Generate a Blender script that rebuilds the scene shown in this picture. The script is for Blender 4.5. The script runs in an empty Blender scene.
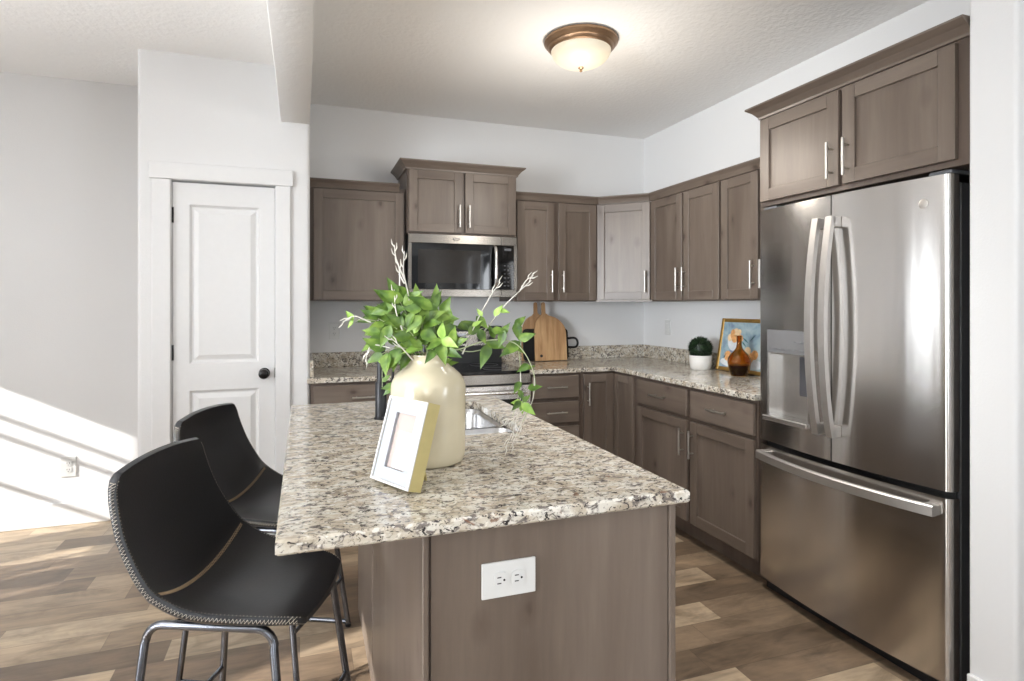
import bpy, bmesh, math, random
import numpy as np
from mathutils import Vector, Matrix

random.seed(7)
SC = bpy.context.scene
COL = SC.collection
PI = math.pi

# ------------------------------------------------------------------ camera
YAW = 0.339
cam_d = bpy.data.cameras.new('camera')
cam_d.sensor_width = 36.0
cam_d.lens = 592.0 / 1024.0 * 36.0
cam_d.shift_y = -0.0349
cam_d.clip_start = 0.05
cam = bpy.data.objects.new('camera', cam_d)
cam.location = (0, 0, 1.3469)
cam.rotation_euler = (PI / 2, 0, -YAW)
COL.objects.link(cam)
SC.camera = cam

# ------------------------------------------------------------------ world, sun, window and fill light, exposure
SC.view_settings.view_transform = 'Standard'
SC.view_settings.look = 'None'
SC.view_settings.gamma = 1.0
SC.view_settings.use_curve_mapping = False
SC.view_settings.exposure = 0.0
SC.cycles.use_denoising = True
SC.cycles.max_bounces = 10
SC.cycles.diffuse_bounces = 6
SC.cycles.glossy_bounces = 5
SC.cycles.caustics_reflective = False
SC.cycles.caustics_refractive = False
SC.cycles.sample_clamp_indirect = 6.0

world = bpy.data.worlds.new('daylight')
SC.world = world
world.use_nodes = True
bg = world.node_tree.nodes['Background']
bg.inputs['Color'].default_value = (0.90, 0.95, 1.0, 1)
bg.inputs['Strength'].default_value = 0.5


def lamp(name, kind, loc, rot=None, aim=None, energy=1.0, color=(1, 1, 1), size=None, size_y=None):
    l = bpy.data.lights.new(name, kind)
    l.energy = energy
    l.color = color
    if kind == 'AREA':
        l.shape = 'RECTANGLE'
        l.size = size
        l.size_y = size_y
    o = bpy.data.objects.new(name, l)
    o.location = loc
    if aim is not None:
        o.rotation_euler = Vector(aim).to_track_quat('-Z', 'Y').to_euler()
    COL.objects.link(o)
    return o


sun = lamp('sun', 'SUN', (-6, -1, 4), aim=(0.944, 0.33, -0.47), energy=9.5, color=(1.0, 0.98, 0.95))
sun.data.angle = math.radians(0.5)
# daylight entering through patio door and side window; rear and right lamps added as fill
DAY = (0.90, 0.95, 1.0)
o = lamp('patio_daylight', 'AREA', (-3.62, 0.3, 1.3), aim=(1, 0.5, 0.10), energy=33, color=DAY, size=1.8, size_y=1.4)
o.data.spread = math.radians(55)
lamp('side_window_daylight', 'AREA', (-3.62, 3.47, 1.45), aim=(1, 0, 0.5), energy=16, color=DAY, size=0.55, size_y=0.8)
o = lamp('rear_fill', 'AREA', (-0.9, -3.12, 1.45), aim=(0.5, 1, -0.08), energy=12, color=DAY, size=1.6, size_y=1.6)
o.data.spread = math.radians(65)
lamp('right_fill', 'AREA', (2.82, -1.5, 1.45), aim=(-1, 0, 0.45), energy=85, color=DAY, size=1.5, size_y=1.4)
# added uplight at the patio door, brightening the ceiling
o = lamp('ceiling_fill', 'AREA', (-3.62, 0.3, 0.5), aim=(0.25, 0.16, 1.0), energy=320, color=(0.95, 0.97, 1.0), size=1.8, size_y=0.9)
o.data.spread = math.radians(100)
# added spot just above the frame, fills the aisle; no fixture there
o = lamp('aisle_fill', 'SPOT', (1.45, 2.0, 2.70), aim=(0.02, 0.1, -1), energy=165, color=(1.0, 0.98, 0.95))
o.data.spot_size = math.radians(100)
o.data.spot_blend = 1.0
o.data.shadow_soft_size = 0.12


# ------------------------------------------------------------------ materials
def s2l(c):
    c = c / 255.0
    return c / 12.92 if c <= 0.04045 else ((c + 0.055) / 1.055) ** 2.4


def RGB(r, g, b):
    return (s2l(r), s2l(g), s2l(b), 1.0)


class NT:
    def __init__(self, name):
        self.m = bpy.data.materials.new(name)
        self.m.use_nodes = True
        self.t = self.m.node_tree
        self.b = self.t.nodes['Principled BSDF']

    def n(self, typ, **kw):
        nd = self.t.nodes.new(typ)
        for k, v in kw.items():
            if k.startswith('i_'):
                key = k[2:]
                key = int(key) if key.isdigit() else key.replace('_', ' ')
                nd.inputs[key].default_value = v
            else:
                setattr(nd, k, v)
        return nd

    def l(self, a, b):
        self.t.links.new(a, b)

    def coords(self, scale, offset_random=True):
        tc = self.n('ShaderNodeTexCoord')
        src = tc.outputs['Object']
        if offset_random:
            oi = self.n('ShaderNodeObjectInfo')
            mu = self.n('ShaderNodeMath', operation='MULTIPLY', i_1=37.0)
            self.l(oi.outputs['Random'], mu.inputs[0])
            ad = self.n('ShaderNodeVectorMath', operation='ADD')
            self.l(src, ad.inputs[0])
            self.l(mu.outputs[0], ad.inputs[1])
            src = ad.outputs[0]
        mp = self.n('ShaderNodeMapping')
        mp.inputs['Scale'].default_value = scale
        self.l(src, mp.inputs['Vector'])
        return mp.outputs['Vector']

    def noise(self, vec, scale, detail=3.0, rough=0.55, dist=0.0):
        nd = self.n('ShaderNodeTexNoise')
        nd.inputs['Scale'].default_value = scale
        nd.inputs['Detail'].default_value = detail
        nd.inputs['Roughness'].default_value = rough
        nd.inputs['Distortion'].default_value = dist
        self.l(vec, nd.inputs['Vector'])
        return nd.outputs['Fac']

    def ramp(self, fac, stops, interp='LINEAR'):
        nd = self.n('ShaderNodeValToRGB')
        cr = nd.color_ramp
        cr.interpolation = interp
        while len(cr.elements) < len(stops):
            cr.elements.new(0.5)
        for e, (p, c) in zip(cr.elements, stops):
            e.position = p
            e.color = c if len(c) == 4 else (*c, 1)
        self.l(fac, nd.inputs['Fac'])
        return nd.outputs['Color']

    def mix(self, fac, a, b, mode='MIX'):
        nd = self.n('ShaderNodeMix', data_type='RGBA', blend_type=mode)
        for sock, v in ((nd.inputs[0], fac), (nd.inputs[6], a), (nd.inputs[7], b)):
            if hasattr(v, 'links'):
                self.l(v, sock)
            else:
                sock.default_value = v
        return nd.outputs[2]

    def bump(self, height, strength, dist=0.002):
        bp = self.n('ShaderNodeBump')
        bp.inputs['Strength'].default_value = strength
        bp.inputs['Distance'].default_value = dist
        self.l(height, bp.inputs['Height'])
        self.l(bp.outputs['Normal'], self.b.inputs['Normal'])

    def set(self, **kw):
        names = dict(color='Base Color', rough='Roughness', metal='Metallic', spec='Specular IOR Level', ior='IOR',
                     trans='Transmission Weight', coat='Coat Weight', coat_rough='Coat Roughness', aniso='Anisotropic',
                     aniso_rot='Anisotropic Rotation', emit='Emission Color', emit_s='Emission Strength',
                     sub='Subsurface Weight', alpha='Alpha')
        for k, v in kw.items():
            s = self.b.inputs[names[k]]
            if hasattr(v, 'links'):
                self.l(v, s)
            else:
                s.default_value = v
        return self.m


def plain(name, col, rough=0.5, metal=0.0, var=0.06, scale=30.0, bump=0.0, **kw):
    t = NT(name)
    v = t.coords((1, 1, 1))
    f = t.noise(v, scale)
    dk = tuple(c * (1 - var) for c in col[:3]) + (1,)
    lt = tuple(min(1, c * (1 + var)) for c in col[:3]) + (1,)
    t.set(color=t.ramp(f, [(0.3, dk), (0.7, lt)]), rough=rough, metal=metal, **kw)
    if bump:
        t.bump(f, bump)
    return t.m


def wall_paint(name, col, bump=0.12, scale=140.0, rough=0.75):
    t = NT(name)
    v = t.coords((1, 1, 1), False)
    f = t.noise(v, scale, 2.0)
    g = t.noise(v, 1.3, 2.0)
    dk = tuple(c * 0.985 for c in col[:3]) + (1,)
    t.set(color=t.ramp(g, [(0.3, dk), (0.7, col)]), rough=rough, spec=0.25)
    t.bump(f, bump, 0.006)
    return t.m


def wood(name, along, dark, mid, light, rough=0.36, knots=True, stretch=12.0, spec=0.5):
    """stained wood, grain along the axis 'x' or 'z' of the thing"""
    t = NT(name)
    hi, lo = stretch, 1.0
    sc = (lo, hi, hi) if along == 'x' else (hi, hi, lo)
    v = t.coords(sc)
    big = t.noise(v, 0.55, 3.0, 0.5, 0.8)
    fine = t.noise(v, 5.0, 4.0, 0.6, 0.4)
    c1 = t.ramp(big, [(0.25, dark), (0.5, mid), (0.75, light)])
    c2 = t.ramp(fine, [(0.3, (0.90, 0.90, 0.90)), (0.7, (1.05, 1.05, 1.05))])
    col = t.mix(1.0, c1, c2, 'MULTIPLY')
    if knots:
        vk = t.coords((7.0, 7.0, 4.2) if along == 'z' else (4.2, 7.0, 7.0))
        vo = t.n('ShaderNodeTexVoronoi')
        vo.inputs['Scale'].default_value = 1.0
        t.l(vk, vo.inputs['Vector'])
        nz = t.noise(vk, 6.0, 2.0)
        ad = t.n('ShaderNodeMath', operation='MULTIPLY_ADD', i_1=0.10)
        t.l(nz, ad.inputs[0])
        t.l(vo.outputs['Distance'], ad.inputs[2])
        k = t.ramp(ad.outputs[0], [(0.10, (0.40, 0.36, 0.34)), (0.16, (0.80, 0.78, 0.77)), (0.28, (1, 1, 1))])
        col = t.mix(1.0, col, k, 'MULTIPLY')
    t.set(color=col, rough=rough, spec=spec)
    t.bump(fine, 0.06, 0.001)
    return t.m


CAB_D, CAB_M, CAB_L = RGB(89, 77, 68), RGB(105, 93, 83), RGB(118, 106, 96)
M = {}
M['wall'] = wall_paint('wall_paint', RGB(221, 221, 221))
M['ceiling'] = wall_paint('ceiling_texture', RGB(240, 239, 237), bump=0.6, scale=38.0, rough=0.85)
M['beam'] = wall_paint('beam_texture', RGB(236, 235, 233), bump=0.35, scale=38.0, rough=0.8)
M['trim'] = plain('white_trim_paint', RGB(220, 220, 220), 0.35, var=0.01)
M['cab_v'] = wood('stained_alder_vertical', 'z', CAB_D, CAB_M, CAB_L)
M['cab_h'] = wood('stained_alder_horizontal', 'x', CAB_D, CAB_M, CAB_L)
M['cab_dark'] = wood('stained_alder_frame', 'z', RGB(78, 66, 58), RGB(92, 79, 70), RGB(104, 90, 81), knots=False)
M['nickel'] = plain('brushed_nickel', RGB(198, 194, 188), 0.34, 1.0, var=0.03)
M['black_metal'] = plain('matte_black_metal', RGB(30, 30, 32), 0.38, 0.4, var=0.1)
M['bronze_knob'] = plain('dark_bronze', RGB(28, 26, 26), 0.25, 0.6, var=0.1)
M['white_plastic'] = plain('white_plastic', RGB(206, 206, 204), 0.3, var=0.01)
M['slot'] = plain('dark_slot', RGB(30, 28, 28), 0.6)
M['black_glass'] = plain('black_glass', RGB(14, 14, 15), 0.04, var=0.05)
M['oven_window'] = plain('dark_oven_glass', RGB(38, 34, 30), 0.06, var=0.08)
M['black_plastic'] = plain('black_plastic', RGB(26, 26, 28), 0.35)
M['grey_plastic'] = plain('grey_plastic', RGB(96, 97, 100), 0.4)
M['fridge_side'] = plain('dark_grey_fridge_side', RGB(70, 70, 72), 0.35, 0.3)
M['dark_gasket'] = plain('black_gasket', RGB(16, 16, 17), 0.6)
M['glaze'] = None


def steel(name, col, rough, horizontal=True, wave=0.12):
    t = NT(name)
    v = t.coords((2.0, 2.0, 260.0) if horizontal else (260.0, 260.0, 2.0))
    f = t.noise(v, 1.0, 3.0)
    dk = tuple(c * 0.975 for c in col[:3]) + (1,)
    tg = t.n('ShaderNodeTangent', direction_type='RADIAL', axis='Z')
    t.l(tg.outputs[0], t.b.inputs['Tangent'])
    rr = t.n('ShaderNodeMapRange')
    rr.inputs['To Min'].default_value = rough * 0.98
    rr.inputs['To Max'].default_value = rough * 1.02
    t.l(f, rr.inputs['Value'])
    wv = t.coords((11.0, 11.0, 0.5), False)
    t.bump(t.noise(wv, 1.0, 2.0, 0.5), wave, 0.01)
    t.set(color=t.ramp(f, [(0.3, dk), (0.7, col)]), metal=1.0, rough=rr.outputs[0], aniso=0.7, aniso_rot=0.25)
    return t.m


M['steel'] = steel('brushed_stainless', RGB(208, 205, 202), 0.2)
M['steel_flat'] = steel('brushed_stainless_trim', RGB(150, 145, 138), 0.27, wave=0.02)
M['steel_bright'] = plain('satin_stainless', RGB(208, 206, 203), 0.24, 1.0, var=0.03)
M['paddle_grey'] = plain('dark_grey_paddle', RGB(74, 74, 78), 0.35)
M['handle_steel'] = plain('satin_handle_steel', RGB(190, 186, 182), 0.48, 1.0, var=0.03)
M['panel_silver'] = plain('silver_panel', RGB(150, 150, 152), 0.16, 0.5, var=0.03)
M['sink_steel'] = plain('sink_stainless', RGB(205, 206, 208), 0.22, 1.0, var=0.04)


def granite():
    t = NT('speckled_granite')
    v = t.coords((1, 1, 1), False)
    wv = t.n('ShaderNodeMapping')
    wv.inputs['Scale'].default_value = (0.75, 1.15, 1.0)
    wv.inputs['Rotation'].default_value = (0, 0, 0.35)
    t.l(v, wv.inputs['Vector'])
    v = wv.outputs[0]
    a = t.noise(v, 18.0, 4.0, 0.6, 0.5)
    base = t.ramp(a, [(0.30, RGB(156, 144, 127)), (0.46, RGB(190, 180, 163)), (0.62, RGB(210, 206, 196))])
    b = t.noise(v, 44.0, 5.0, 0.65, 0.8)
    gm = t.ramp(b, [(0.53, (0, 0, 0)), (0.60, (1, 1, 1))])
    col = t.mix(gm, base, RGB(116, 109, 104))
    c = t.noise(v, 78.0, 4.0, 0.7, 1.2)
    dm = t.ramp(c, [(0.555, (0, 0, 0)), (0.60, (1, 1, 1))])
    col = t.mix(dm, col, RGB(44, 41, 42))
    d = t.noise(v, 66.0, 2.0, 0.5, 0.4)
    wm = t.ramp(d, [(0.60, (0, 0, 0)), (0.66, (0.8, 0.8, 0.8))])
    col = t.mix(wm, col, RGB(226, 222, 213))
    e = t.noise(v, 28.0, 3.0, 0.6, 0.6)
    em = t.ramp(e, [(0.66, (0, 0, 0)), (0.70, (0.7, 0.7, 0.7))])
    col = t.mix(em, col, RGB(120, 84, 62))
    t.set(color=col, rough=0.12, spec=0.5)
    return t.m


M['granite'] = granite()


def plank_floor():
    t = NT('vinyl_plank_floor')
    tc = t.n('ShaderNodeTexCoord')
    sp = t.n('ShaderNodeSeparateXYZ')
    t.l(tc.outputs['Object'], sp.inputs[0])
    W, L = 0.150, 0.64

    def math_(op, a, b=None):
        nd = t.n('ShaderNodeMath', operation=op)
        for i, v in enumerate((a, b)):
            if v is None:
                continue
            if hasattr(v, 'links'):
                t.l(v, nd.inputs[i])
            else:
                nd.inputs[i].default_value = v
        return nd.outputs[0]
    ry = math_('DIVIDE', sp.outputs['Y'], W)
    row = math_('FLOOR', ry)
    wn = t.n('ShaderNodeTexWhiteNoise', noise_dimensions='1D')
    t.l(row, wn.inputs['W'])
    rx = math_('ADD', math_('DIVIDE', sp.outputs['X'], L), math_('MULTIPLY', wn.outputs['Value'], 7.0))
    cel = math_('FLOOR', rx)
    cb = t.n('ShaderNodeCombineXYZ')
    t.l(row, cb.inputs[0])
    t.l(cel, cb.inputs[1])
    w2 = t.n('ShaderNodeTexWhiteNoise', noise_dimensions='2D')
    t.l(cb.outputs[0], w2.inputs['Vector'])
    tone = t.ramp(w2.outputs['Value'], [(0.0, RGB(94, 79, 64)), (0.3, RGB(118, 100, 82)), (0.6, RGB(138, 119, 98)), (0.85, RGB(160, 141, 118)), (1.0, RGB(174, 156, 132))])
    # grain runs along each plank
    gv = t.n('ShaderNodeCombineXYZ')
    t.l(math_('ADD', sp.outputs['X'], math_('MULTIPLY', w2.outputs['Value'], 40.0)), gv.inputs[0])
    t.l(math_('MULTIPLY', sp.outputs['Y'], 7.0), gv.inputs[1])
    gv2 = t.n('ShaderNodeCombineXYZ')
    t.l(math_('ADD', sp.outputs['X'], math_('MULTIPLY', w2.outputs['Value'], 23.0)), gv2.inputs[0])
    t.l(math_('MULTIPLY', sp.outputs['Y'], 2.2), gv2.inputs[1])
    g1 = t.noise(gv.outputs[0], 2.2, 5.0, 0.65, 1.0)
    g2 = t.noise(gv.outputs[0], 11.0, 4.0, 0.6, 0.3)
    col = t.mix(1.0, tone, t.ramp(g1, [(0.3, (0.72, 0.72, 0.72)), (0.5, (0.98, 0.98, 0.98)), (0.7, (1.16, 1.15, 1.12))]), 'MULTIPLY')
    gb = t.noise(gv2.outputs[0], 3.2, 4.0, 0.65, 0.8)
    col = t.mix(1.0, col, t.ramp(gb, [(0.32, (0.58, 0.56, 0.54)), (0.5, (0.98, 0.98, 0.98)), (0.68, (1.22, 1.21, 1.18))]), 'MULTIPLY')
    col = t.mix(1.0, col, t.ramp(g2, [(0.3, (0.88, 0.88, 0.88)), (0.7, (1.07, 1.07, 1.07))]), 'MULTIPLY')
    fy = math_('FRACT', ry)
    fx = math_('FRACT', rx)
    ey = math_('LESS_THAN', math_('MINIMUM', fy, math_('SUBTRACT', 1.0, fy)), 0.010)
    ex = math_('LESS_THAN', math_('MINIMUM', fx, math_('SUBTRACT', 1.0, fx)), 0.0018)
    seam = math_('MAXIMUM', ey, ex)
    sm = math_('MULTIPLY', seam, 0.5)
    col = t.mix(sm, col, RGB(58, 47, 38))
    t.set(color=col, rough=0.36, spec=0.5)
    t.bump(g2, 0.05, 0.001)
    return t.m


M['floor'] = plank_floor()
M['leather'] = plain('black_faux_leather', RGB(30, 31, 34), 0.36, var=0.12, scale=160.0, bump=0.12)
M['thread'] = plain('cream_thread', RGB(206, 198, 184), 0.7)
M['tan_thread'] = plain('tan_thread', RGB(158, 136, 108), 0.7)
M['frame_tube'] = plain('gunmetal_tube', RGB(104, 106, 112), 0.22, 0.9, var=0.05)
M['ceramic'] = plain('cream_ceramic', RGB(198, 188, 162), 0.16, var=0.06, scale=9.0, bump=0.03)
M['leaf'] = None


def leaf_mat(name, a, b, c):
    t = NT(name)
    v = t.coords((1, 1, 1))
    f = t.noise(v, 28.0, 2.0)
    t.set(color=t.ramp(f, [(0.32, a), (0.5, b), (0.68, c)]), rough=0.42, spec=0.4, sub=0.0)
    return t.m


M['leaf'] = leaf_mat('green_leaf', RGB(54, 82, 26), RGB(82, 112, 38), RGB(116, 142, 58))
M['young_leaf'] = leaf_mat('young_leaf', RGB(120, 158, 66), RGB(146, 180, 84), RGB(172, 198, 112))
M['stem'] = plain('pale_green_stem', RGB(168, 176, 140), 0.6)
M['twig'] = plain('whitish_twig', RGB(206, 202, 192), 0.7)
M['boxwood'] = leaf_mat('dark_boxwood', RGB(14, 28, 14), RGB(24, 42, 22), RGB(40, 62, 34))
M['white_pot'] = plain('white_pot', RGB(232, 230, 226), 0.25, var=0.02)
M['board_wood'] = wood('acacia_board', 'z', RGB(146, 106, 70), RGB(186, 148, 106), RGB(208, 174, 132), rough=0.5, stretch=34.0)
M['board_wood_dark'] = wood('acacia_board_back', 'z', RGB(136, 98, 66), RGB(172, 134, 96), RGB(194, 158, 118), rough=0.5, stretch=34.0, knots=False)
M['gold'] = plain('gold_frame', RGB(176, 138, 74), 0.35, 0.7, var=0.12)
M['gold_paint'] = plain('pale_gold_side', RGB(184, 170, 116), 0.4, 0.25, var=0.05)
M['photo_white'] = plain('white_frame_paint', RGB(208, 208, 208), 0.4, var=0.01)
M['grey_mat'] = plain('pale_grey_mat', RGB(170, 173, 180), 0.6, var=0.01)
M['photo_paper'] = None


def photo_mat():
    t = NT('faded_photo')
    v = t.coords((1, 1, 1), False)
    f = t.noise(v, 26.0, 3.0, 0.6, 0.4)
    t.set(color=t.ramp(f, [(0.36, RGB(160, 154, 160)), (0.45, RGB(196, 195, 198)), (0.6, RGB(206, 206, 208))]), rough=0.12)
    return t.m


M['photo_paper'] = photo_mat()
M['photo_edge'] = plain('photo_warm_margin', RGB(176, 163, 156), 0.2, var=0.02)


def glass_amber():
    t = NT('amber_glass')
    v = t.coords((1, 1, 1))
    f = t.noise(v, 6.0)
    t.set(color=t.ramp(f, [(0.3, (0.55, 0.28, 0.06)), (0.7, (0.64, 0.35, 0.09))]), rough=0.03, trans=1.0, ior=1.35)
    return t.m


M['amber'] = glass_amber()
M['amber_liquid'] = plain('dark_amber_liquid', RGB(62, 20, 8), 0.08, var=0.1)


def lamp_glass():
    t = NT('frosted_lamp_glass')
    v = t.coords((1, 1, 1))
    f = t.noise(v, 5.0, 2.0)
    t.set(color=(0.42, 0.38, 0.30, 1), rough=0.4, emit=t.ramp(f, [(0.35, (1.0, 0.80, 0.54)), (0.65, (1.0, 0.90, 0.72))]), emit_s=0.5)
    return t.m


M['lamp_glass'] = lamp_glass()
M['lamp_bronze'] = plain('brushed_bronze', RGB(146, 118, 92), 0.35, 0.75, var=0.08)


# ------------------------------------------------------------------ mesh builder
class MB:
    def __init__(self):
        self.bm = bmesh.new()

    def box(self, x0, x1, y0, y1, z0, z1, mi=0, bev=0.0, seg=1):
        mat = Matrix.Translation(((x0 + x1) / 2, (y0 + y1) / 2, (z0 + z1) / 2)) @ Matrix.Diagonal((abs(x1 - x0), abs(y1 - y0), abs(z1 - z0), 1))
        r = bmesh.ops.create_cube(self.bm, size=1.0, matrix=mat)
        vs = r['verts']
        fs = set(f for v in vs for f in v.link_faces)
        for f in fs:
            f.material_index = mi
        if bev > 0:
            es = list(set(e for v in vs for e in v.link_edges))
            bmesh.ops.bevel(self.bm, geom=es, offset=bev, segments=seg, affect='EDGES', profile=0.5, clamp_overlap=True)
        return self

    def prism(self, pts, z0, z1, mi=0, mat=None):
        """polygon (x, y) pulled from z0 to z1; mat turns it"""
        lo = [self.bm.verts.new((p[0], p[1], z0)) for p in pts]
        hi = [self.bm.verts.new((p[0], p[1], z1)) for p in pts]
        n = len(pts)
        fs = [self.bm.faces.new(lo[::-1]), self.bm.faces.new(hi)]
        for i in range(n):
            fs.append(self.bm.faces.new((lo[i], lo[(i + 1) % n], hi[(i + 1) % n], hi[i])))
        for f in fs:
            f.material_index = mi
        if mat is not None:
            bmesh.ops.transform(self.bm, matrix=mat, verts=lo + hi)
        return self

    def grid(self, rows, mi=0, close_u=False, close_v=False):
        vv = [[self.bm.verts.new(p) for p in r] for r in rows]
        nu, nv = len(rows), len(rows[0])
        for i in range(nu if close_u else nu - 1):
            for j in range(nv if close_v else nv - 1):
                a, b, c, d = vv[i][j], vv[(i + 1) % nu][j], vv[(i + 1) % nu][(j + 1) % nv], vv[i][(j + 1) % nv]
                try:
                    f = self.bm.faces.new((a, b, c, d))
                    f.material_index = mi
                except ValueError:
                    pass
        return vv

    def lathe(self, prof, n=40, c=(0, 0, 0), mat=None, mi=0):
        rows = []
        for k in range(n):
            a = 2 * PI * k / n
            rows.append([Vector((c[0] + r * math.cos(a), c[1] + r * math.sin(a), c[2] + z)) for r, z in prof])
        if mat is not None:
            rows = [[mat @ p for p in r] for r in rows]
        vv = self.grid(rows, mi, close_u=True)
        for j in (0, len(prof) - 1):
            if prof[j][0] > 1e-6:
                f = self.bm.faces.new([vv[k][j] for k in range(n)])
                f.material_index = mi
        bmesh.ops.remove_doubles(self.bm, verts=[v for r in vv for v in r if v.is_valid], dist=1e-6)
        return self

    def tube(self, pts, r, n=8, mi=0, closed=False):
        pts = [Vector(p) for p in pts]
        m = len(pts)
        rad = r if isinstance(r, (list, tuple)) else [r] * m
        tang = []
        for i in range(m):
            a = pts[(i - 1) % m] if (closed or i > 0) else pts[i]
            b = pts[(i + 1) % m] if (closed or i < m - 1) else pts[i]
            tang.append((b - a).normalized())
        up = Vector((0, 0, 1)) if abs(tang[0].z) < 0.9 else Vector((1, 0, 0))
        nrm = (up - tang[0] * up.dot(tang[0])).normalized()
        rows = []
        for i in range(m):
            nrm = (nrm - tang[i] * nrm.dot(tang[i])).normalized()
            bn = tang[i].cross(nrm)
            rows.append([pts[i] + (nrm * math.cos(2 * PI * k / n) + bn * math.sin(2 * PI * k / n)) * rad[i] for k in range(n)])
        vv = self.grid(rows, mi, close_u=closed, close_v=True)
        if not closed:
            for ring in (vv[0][::-1], vv[-1]):
                f = self.bm.faces.new(ring)
                f.material_index = mi
        return self

    def build(self, name, mats, parent=None, smooth=None):
        bmesh.ops.recalc_face_normals(self.bm, faces=self.bm.faces[:])
        me = bpy.data.meshes.new(name)
        self.bm.to_mesh(me)
        self.bm.free()
        for m in (mats if isinstance(mats, (list, tuple)) else [mats]):
            me.materials.append(m)
        if smooth is not None:
            me.polygons.foreach_set('use_smooth', [True] * len(me.polygons))
            me.set_sharp_from_angle(angle=math.radians(smooth))
        o = bpy.data.objects.new(name, me)
        COL.objects.link(o)
        if parent is not None:
            o.parent = parent
        return o


def thing(name, label, cat, loc=(0, 0, 0), rotz=0.0, group=None):
    o = bpy.data.objects.new(name, None)
    o.empty_display_size = 0.05
    o.location = loc
    o.rotation_euler = (0, 0, rotz)
    COL.objects.link(o)
    return tag(o, label, cat, group)


def tag(o, label, cat, group=None):
    o['label'] = label
    o['category'] = cat
    if group:
        o['group'] = group
    return o


def struct(name, mb, mats, parent=None, smooth=None):
    o = mb.build(name, mats, parent, smooth)
    if parent is None:
        o['kind'] = 'structure'
    return o


def dup(root, loc, rotz, label, group=None):
    r = root.copy()
    COL.objects.link(r)
    r.location = loc
    r.rotation_euler = (0, 0, rotz)
    r['label'] = label
    if group:
        r['group'] = group
    for ch in list(root.children):
        c = ch.copy()
        COL.objects.link(c)
        c.parent = r
        for g in list(ch.children):
            d = g.copy()
            COL.objects.link(d)
            d.parent = c
    return r


def arc(cx, cy, r, a0, a1, n=6):
    return [(cx + r * math.cos(a0 + (a1 - a0) * i / n), cy + r * math.sin(a0 + (a1 - a0) * i / n)) for i in range(n + 1)]


def rrect(x0, x1, y0, y1, r, n=5):
    return (arc(x1 - r, y0 + r, r, -PI / 2, 0, n) + arc(x1 - r, y1 - r, r, 0, PI / 2, n)
            + arc(x0 + r, y1 - r, r, PI / 2, PI, n) + arc(x0 + r, y0 + r, r, PI, 1.5 * PI, n))


def catmull(P, n=8):
    P = [Vector(p) for p in P]
    Q = [2 * P[0] - P[1]] + P + [2 * P[-1] - P[-2]]
    out = []
    for i in range(1, len(Q) - 2):
        for k in range(n):
            t = k / n
            a, b, c, d = Q[i - 1], Q[i], Q[i + 1], Q[i + 2]
            out.append(0.5 * ((2 * b) + (c - a) * t + (2 * a - 5 * b + 4 * c - d) * t * t + (3 * b - a - 3 * c + d) * t ** 3))
    out.append(P[-1])
    return out


XZ = Matrix.Rotation(PI / 2, 4, 'X')     # turns a polygon drawn in (x, y) upright into (x, z); pulled distance goes to -y

# ------------------------------------------------------------------ key measures of the room
XR, YB, ZC = 2.69, 4.31, 2.733
CT = 0.914              # worktop height
PX0, PX1, PY = -0.848, 0.037, 3.69     # pantry box
XL, YR = -3.5, -3.0     # far left wall, wall behind the camera
YF = 4.33               # far wall of the living side


def holed_wall(axis, pos, thick, a0, a1, z0, z1, holes):
    """wall slab with openings; axis 'x' = slab at x=pos running along y"""
    mb = MB()
    us = sorted(set([a0, a1] + [h[0] for h in holes] + [h[1] for h in holes]))
    vs = sorted(set([z0, z1] + [h[2] for h in holes] + [h[3] for h in holes]))
    for i in range(len(us) - 1):
        for j in range(len(vs) - 1):
            u, v = (us[i] + us[i + 1]) / 2, (vs[j] + vs[j + 1]) / 2
            if any(h[0] < u < h[1] and h[2] < v < h[3] for h in holes):
                continue
            if axis == 'x':
                mb.box(pos, pos + thick, us[i], us[i + 1], vs[j], vs[j + 1])
            else:
                mb.box(us[i], us[i + 1], pos, pos + thick, vs[j], vs[j + 1])
    return mb


# ------------------------------------------------------------------ large structure
struct('floor', MB().box(XL - 0.15, XR + 0.15, YR - 0.15, YF + 0.15, -0.06, 0.0), M['floor'])
struct('ceiling', MB().box(XL - 0.15, XR + 0.15, YR - 0.15, YF + 0.15, ZC, ZC + 0.06), M['ceiling'])
struct('wall_back', MB().box(PX1 - 0.1, XR + 0.12, YB, YB + 0.12, 0, ZC), M['wall'])
struct('wall_far', MB().box(XL - 0.12, PX0 + 0.11, YF, YF + 0.1, 0, ZC), M['wall'])
RIGHT_HOLE = (-2.3, -0.7, 0.7, 2.2)  # unseen opening, added to go with the right fill lamp
struct('wall_right', holed_wall('x', XR, 0.12, YR, YB, 0, ZC, [RIGHT_HOLE]), M['wall'])
SIDE_HOLES = [(3.40, 3.82, 0.90, 1.82), (2.52, 3.09, 0.98, 1.26), (-0.6, 1.235, 0.0, 2.02)]
struct('wall_left', holed_wall('x', XL - 0.12, 0.12, YR, YF, 0, ZC, SIDE_HOLES), M['wall'])
REAR_HOLES = [(-2.6, -0.4, 0.6, 2.3), (0.4, 2.2, 0.6, 2.3)]
struct('wall_rear', holed_wall('y', YR - 0.12, 0.12, XL, XR, 0, ZC, REAR_HOLES), M['wall'])

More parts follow.
